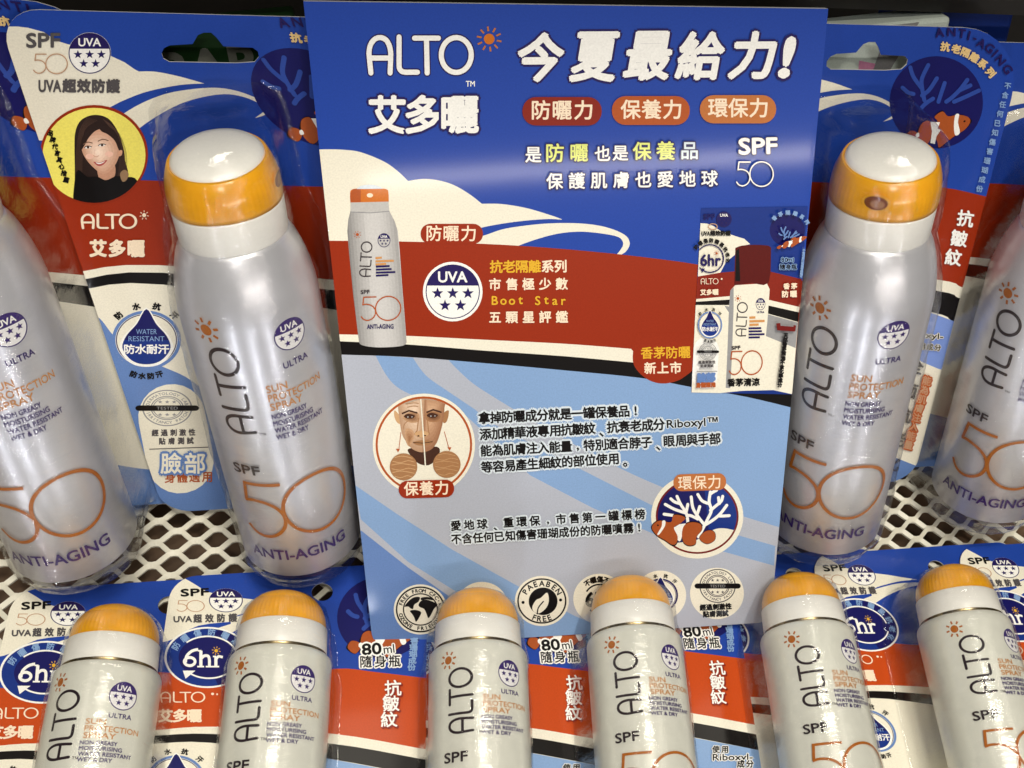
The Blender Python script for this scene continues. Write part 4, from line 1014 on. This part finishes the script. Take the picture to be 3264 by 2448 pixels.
    K.poly(S_([(545, 1368), (590, 1350), (636, 1366), (612, 1392), (570, 1392)]), BRSK2, inn); K.ell(cp(570, 1384), 4, 2.5, DBRN, 10, clip=inn); K.ell(cp(612, 1382), 4, 2.5, DBRN, 10, clip=inn)
    K.poly(S_([(535, 1425), (595, 1412), (662, 1420), (630, 1441), (570, 1444)]), BRSK, inn); K.stroke(cp([(538, 1426), (600, 1430), (660, 1421)]), 2.5, DBRN, clip=inn)
    for q in ([(530, 1385), (510, 1420), (512, 1450)], [(500, 1290), (480, 1310), (476, 1340)], [(490, 1180), (540, 1172), (570, 1176)], [(500, 1200), (540, 1192), (568, 1196)]): K.stroke(smooth(cp(q), 3), 2, BRSK, clip=inn)
    K.stroke(cp([(583, 1120), (600, 1350), (615, 1575)]), 4, CREAM, clip=inn)
    for c, m_ in (((475, 1582), 0), ((752, 1566), 1)):
        q = cp(*c); K.ell(q, 44, 43, BRSK, 36, clip=inn)
        for j in range(6):
            y = -60+24*j; x = (88*88-y*y)**.5*.86
            K.stroke(smooth(cp([(c[0]-x, c[1]+y), (c[0]-x*.3, c[1]+y+9*(1 if j % 2 else -1)), (c[0]+x*.4, c[1]+y-4), (c[0]+x, c[1]+y+5)]), 3), 2.2 if not m_ else 1.2, BRSK2, clip=inn)
    for q, e in (([(458, 1360), (445, 1470)], (440, 1488)), ([(736, 1355), (765, 1460)], (770, 1478))):
        K.stroke(cp(q), 2, BRN, cap=False); K.poly(cp([(e[0]-14, e[1]-22), (e[0]+12, e[1]-22), e]), BRN)
    K.rrect((1359, 1557), 177, 56, 27, RED, -.03); K.cjk('保養力', (1287, 1578), (1432, 1574), 47, PINKC, .02)
    K.build('portrait_roundel', board)
    # ---- paragraphs
    K = art(.00013)
    def para(body, p0, p1, em, bold=.035): K.cjk(body, p0, p1, em, BLACK, bold, halo=.2, hmat=HALO)
    para('拿掉防曬成分就是一罐保養品!', (1526, 1350), (2045, 1325), 39)
    para('添加精華液專用抗皺紋、抗衰老成分', (1530, 1402), (2119, 1369), 39); K.txt('Riboxyl™', (2126, 1371), (2288, 1362), 34, BLACK, .02, halo=.09, hmat=HALO)
    para('能為肌膚注入能量,特別適合脖子、眼周與手部', (1532, 1453), (2297, 1413), 38)
    para('等容易產生細紋的部位使用。', (1534, 1505), (2010, 1474), 38)
    para('愛地球、重環保,市售第一罐標榜', (1433, 1690), (2060, 1651), 34)
    para('不含任何已知傷害珊瑚成份的防曬噴霧!', (1438, 1732), (2054, 1693), 34)
    K.build('paragraph_lettering', board)
    # ---- coral roundel
    K = art(.00013)
    C = (2222, 1645); K.ell(C, 147, 135, CREAM, 56); K.ell(C, 132, 120, MAR, 56); inn = [(C[0]+126*math.cos(a), C[1]+114*math.sin(a)) for a in [2*math.pi*i/56 for i in range(56)]]
    K.poly(inn, NAVYD); K.poly([(2240, 1500), (2400, 1500), (2400, 1720), (2262, 1720)], BLUE2, inn)
    K.poly(smooth(B3([(860, 760), (1000, 720), (1200, 690), (1330, 610), (1420, 595), (1520, 615)]), 4)+B3([(1560, 860), (860, 860)]), CREAM, inn)
    for st in ([(1215, 665), (1250, 600), (1290, 520), (1320, 450), (1302, 380), (1312, 300)], [(1312, 450), (1360, 410), (1400, 375), (1412, 335)], [(1384, 395), (1378, 345)], [(1300, 395), (1245, 372), (1210, 320)], [(1265, 570), (1330, 530), (1390, 480), (1445, 408)],
               [(1375, 495), (1420, 495), (1465, 492)], [(1262, 565), (1215, 505), (1170, 430), (1156, 340)], [(1200, 490), (1215, 450), (1225, 418)], [(1308, 318), (1335, 300), (1362, 285)], [(1135, 490), (1160, 495), (1210, 520)], [(1130, 570), (1118, 480), (1070, 400), (1040, 335)],
               [(1066, 395), (1020, 380), (990, 355)], [(1108, 470), (1020, 440), (945, 400)], [(1090, 500), (1010, 490), (935, 480)], [(1112, 470), (1122, 430), (1128, 400)]):
        K.stroke(smooth(B3(st), 4), 9.5, WHITE, clip=inn)
    for g in (6, 0):
        m_ = BLACK if g else FISH
        for pts in ([(838, 600), (850, 560), (900, 532), (990, 545), (1010, 490), (1070, 490), (1108, 515), (1060, 560), (1015, 590), (1045, 660), (1035, 715), (1000, 728), (940, 690), (880, 655)], [(1080, 640), (1100, 570), (1160, 545), (1230, 560), (1240, 610), (1200, 660), (1190, 720), (1140, 735), (1095, 710)], [(1225, 665), (1270, 620), (1320, 612), (1350, 640), (1345, 690), (1290, 720), (1240, 700)]):
            cx_, cy_ = sum(p[0] for p in pts)/len(pts), sum(p[1] for p in pts)/len(pts)
            K.poly(smooth(B3([(cx_+(x-cx_)*(1+g*.009), cy_+(y-cy_)*(1+g*.014)) for x, y in pts]), 4, True), m_)
        if g: K.poly(smooth(B3([(1012, 590), (1110, 555), (1085, 640), (1070, 695), (1045, 690)]), 2, True), WHITE)
    K.poly(smooth(B3([(920, 535), (945, 535), (940, 580), (895, 645), (880, 640), (915, 580)]), 3, True), WHITE); K.ell(B3(885, 570), 3, 3, BLACK, 10)
    K.rrect((2230, 1536), 168, 54, 25, TAN, -.03); K.cjk('環保力', (2160, 1560), (2300, 1555), 46, PINKC, .01)
    K.build('coral_roundel', board)
    # ---- row of seals along the foot
    K = art(.00013)
    def disc(c, r=85): K.ell(c, r, r*.94, CREAM, 48)
    c = (1340, 1942); disc(c); K.ring(c, 76, 71, 5, BLACK); K.ring(c, 54, 50, 4, BLACK)
    K.arctext("FREE FROM CFC's", c, 65, 60, 16, BLACK, 168, 12, .04); K.arctext('OZONE FRIENDLY', c, 65, 60, 16, BLACK, 192, 348, .04, True)
    for pts in ([(610, 1230), (650, 1180), (690, 1155), (735, 1155), (725, 1190), (690, 1215), (680, 1250), (660, 1245), (640, 1230)], [(655, 1265), (700, 1258), (745, 1275), (735, 1310), (705, 1355), (690, 1320), (672, 1290)], [(725, 1215), (745, 1185), (790, 1175), (850, 1195), (880, 1215), (850, 1250), (830, 1290), (805, 1325), (790, 1290), (770, 1250), (735, 1235)],
                [(745, 1160), (790, 1152), (830, 1160), (850, 1180), (790, 1172), (750, 1180)]):
        K.poly(smooth(B2(pts), 3, True), BLACK)
    K.build('globe_seal', board)
    K = art(.00013); c = (1536, 1934); K.ell(c, 84, 80, CREAM, 48); K.stroke(smooth(B2([(1140, 1115), (1150, 1090), (1170, 1082), (1182, 1098)]), 3), 6, BLACK); K.stroke(B2([(1195, 1098), (1240, 1100)]), 5, BLACK); K.txt('Q10', (1490, 1960), (1580, 1958), 50, BLACK, .02); K.build('plain_seal', board)
    K = art(.00013); c = (1727, 1915); K.ell(c, 86, 80, CREAM, 48); K.ring(c, 76, 70, 5, BLACK); K.ell((1731, 1916), 46, 44, BLACK, 40)
    K.arctext('PAEABEN', c, 62, 56, 25, BLACK, 158, 22, .03); K.arctext('FREE', c, 62, 57, 25, BLACK, 240, 300, .03, True); K.ell(B2(1575, 1198), 5, 5, BLACK, 14); K.ell(B2(1880, 1178), 5, 5, BLACK, 14)
    K.poly(smooth(B2([(1770, 1118), (1785, 1180), (1765, 1240), (1710, 1285), (1665, 1275), (1650, 1235), (1680, 1180), (1720, 1160)]), 4, True), CREAM); K.stroke(smooth(B2([(1690, 1290), (1700, 1240), (1740, 1190)]), 4), 4, BLACK)
    K.build('leaf_seal', board)
    K = art(.00013); c = (1911, 1908); K.ell(c, 84, 80, CREAM, 48); K.arctext('不曬傷不曬黑不老化', c, 66, 62, 21, BLACK, 135, -30, .05); K.ring(c, 48, 46, 5, BLACK, 40, 0, -150, 130); K.txt('6hr', (1868, 1932), (1950, 1930), 44, BLACK, .04); K.build('six_hour_seal', board)
    K = art(.00013); c = (2105, 1897); K.ell(c, 82, 79, CREAM, 48); drop_seal(K, c, 56, 54, NAVY); K.build('water_drop_seal', board)
    K = art(.00013); c = (2285, 1891); K.ell(c, 86, 82, CREAM, 48); test_seal(K, (2287, 1867), 58, 54, DGREY, BLACK); K.cjk('經過刺激性', (2230, 1945), (2332, 1940), 20, BLACK, .06); K.cjk('貼膚測試', (2240, 1966), (2322, 1962), 20, BLACK, .06); K.build('test_seal', board)
    return board
make_board()

# ================================================================== THINGS BEHIND THE BACK ROW
def carton(name, px, z_back, w, h, d, m_, label, extra=None):
    """Carton standing behind the cards, centred on the pixel's ray at the given depth behind the back row."""
    f = Fr(FL.o, -DB, NB); dd = ray(px); o = dd*((f.o+f.ez*z_back).dot(f.ez)/dd.dot(f.ez))
    vs = [(sx*w/2, sy*h/2, sz) for sz in (0, -d) for sx, sy in ((-1, -1), (1, -1), (1, 1), (-1, 1))]
    fs = [(0, 1, 2, 3), (7, 6, 5, 4), (0, 4, 5, 1), (1, 5, 6, 2), (2, 6, 7, 3), (3, 7, 4, 0)]
    ob = mesh_obj(name, vs, fs, [m_]); ob.matrix_world = frame(o, -DB, NB)
    bv = ob.modifiers.new('bevel', 'BEVEL'); bv.width = .0015; bv.segments = 2
    tag(ob, label, 'carton')
    if extra:
        A = Art(lambda p: p, lambda x, y, h_: (x, y, h_), 1, base=.0001); extra(A); A.build('front_print', ob)
    return ob
GRN = pr('dark_green', (22, 52, 22)); GRYT = pr('dim_grey', (110, 112, 104)); PNK = pr('pink', (226, 150, 190)); CRIM = pr('crimson', (160, 24, 50)); PALE = pr('pale_mint', (216, 228, 220))
carton('green_carton', (668, 184), -.042, .062, .022, .014, GRN, 'dark green carton with grey capitals seen through the hang slot of the left card', lambda A: A.txt('BAR', (-.017, -.0095), (.017, -.0095), .0125, GRYT, .03))
def stripes(A):
    A.poly([(-.005, -.0115), (.001, -.0115), (.012, .0115), (.000, .0115)], GREY); A.poly([(.009, -.0115), (.024, -.0115), (.024, .0035), (.012, .0035)], CRIM); A.poly([(-.009, -.0115), (-.005, -.0115), (-.003, -.003), (-.010, -.001)], PNK)
carton('white_carton', (2818, 176), -.034, .05, .024, .014, PALE, 'white carton with grey and crimson stripes seen through the hang slot of the right card', stripes)

carton('blue_carton', (3040, 66), -.05, .052, .03, .014, BLUE2, 'blue carton with a white curve peeking out above the right card', lambda A: A.poly(smooth([(-.02, .006), (-.005, .013), (.01, .0125), (.016, .008), (.004, .0085), (-.01, .004)], 4, True), PALE))

def rail():
    f = Fr(FR_.o, -DB, NB)
    def on(p, z): d = ray(p); return d*((f.o+f.ez*z).dot(f.ez)/d.dot(f.ez))
    a, b = on((-900, -110), -.045), on((3700, 66), -.045)
    lo = [W(a), W(b)]; dz = V((0, 0, 1)); vs = []; prof = [(0, 0), (.012, 0), (.012, 1), (-.085, 1), (-.085, 2), (.024, 2), (.024, 0)]
    for p in lo:                                              # lip, then an added panel and unseen forward slab that shade the back row
        for (dy, lv) in ((0, p.z), (0, .425), (-.075, .425), (-.075, .440), (.015, .440), (.015, p.z)): vs.append((p.x, p.y+dy, lv))
    fs = [(k, (k+1) % 6, 6+(k+1) % 6, 6+k) for k in range(6)]+[(5, 4, 3, 2, 1, 0), (6, 7, 8, 9, 10, 11)]
    o = mesh_obj('shelf_lip_with_shade_slab', vs, fs, [mat('black_rail', (14, 12, 11), .5, var=.2)])
    tag(o, 'black shelf lip across the top behind the packs, with an added unseen shade slab', 'shelf')
rail()
bpy.data.objects.remove(_to)
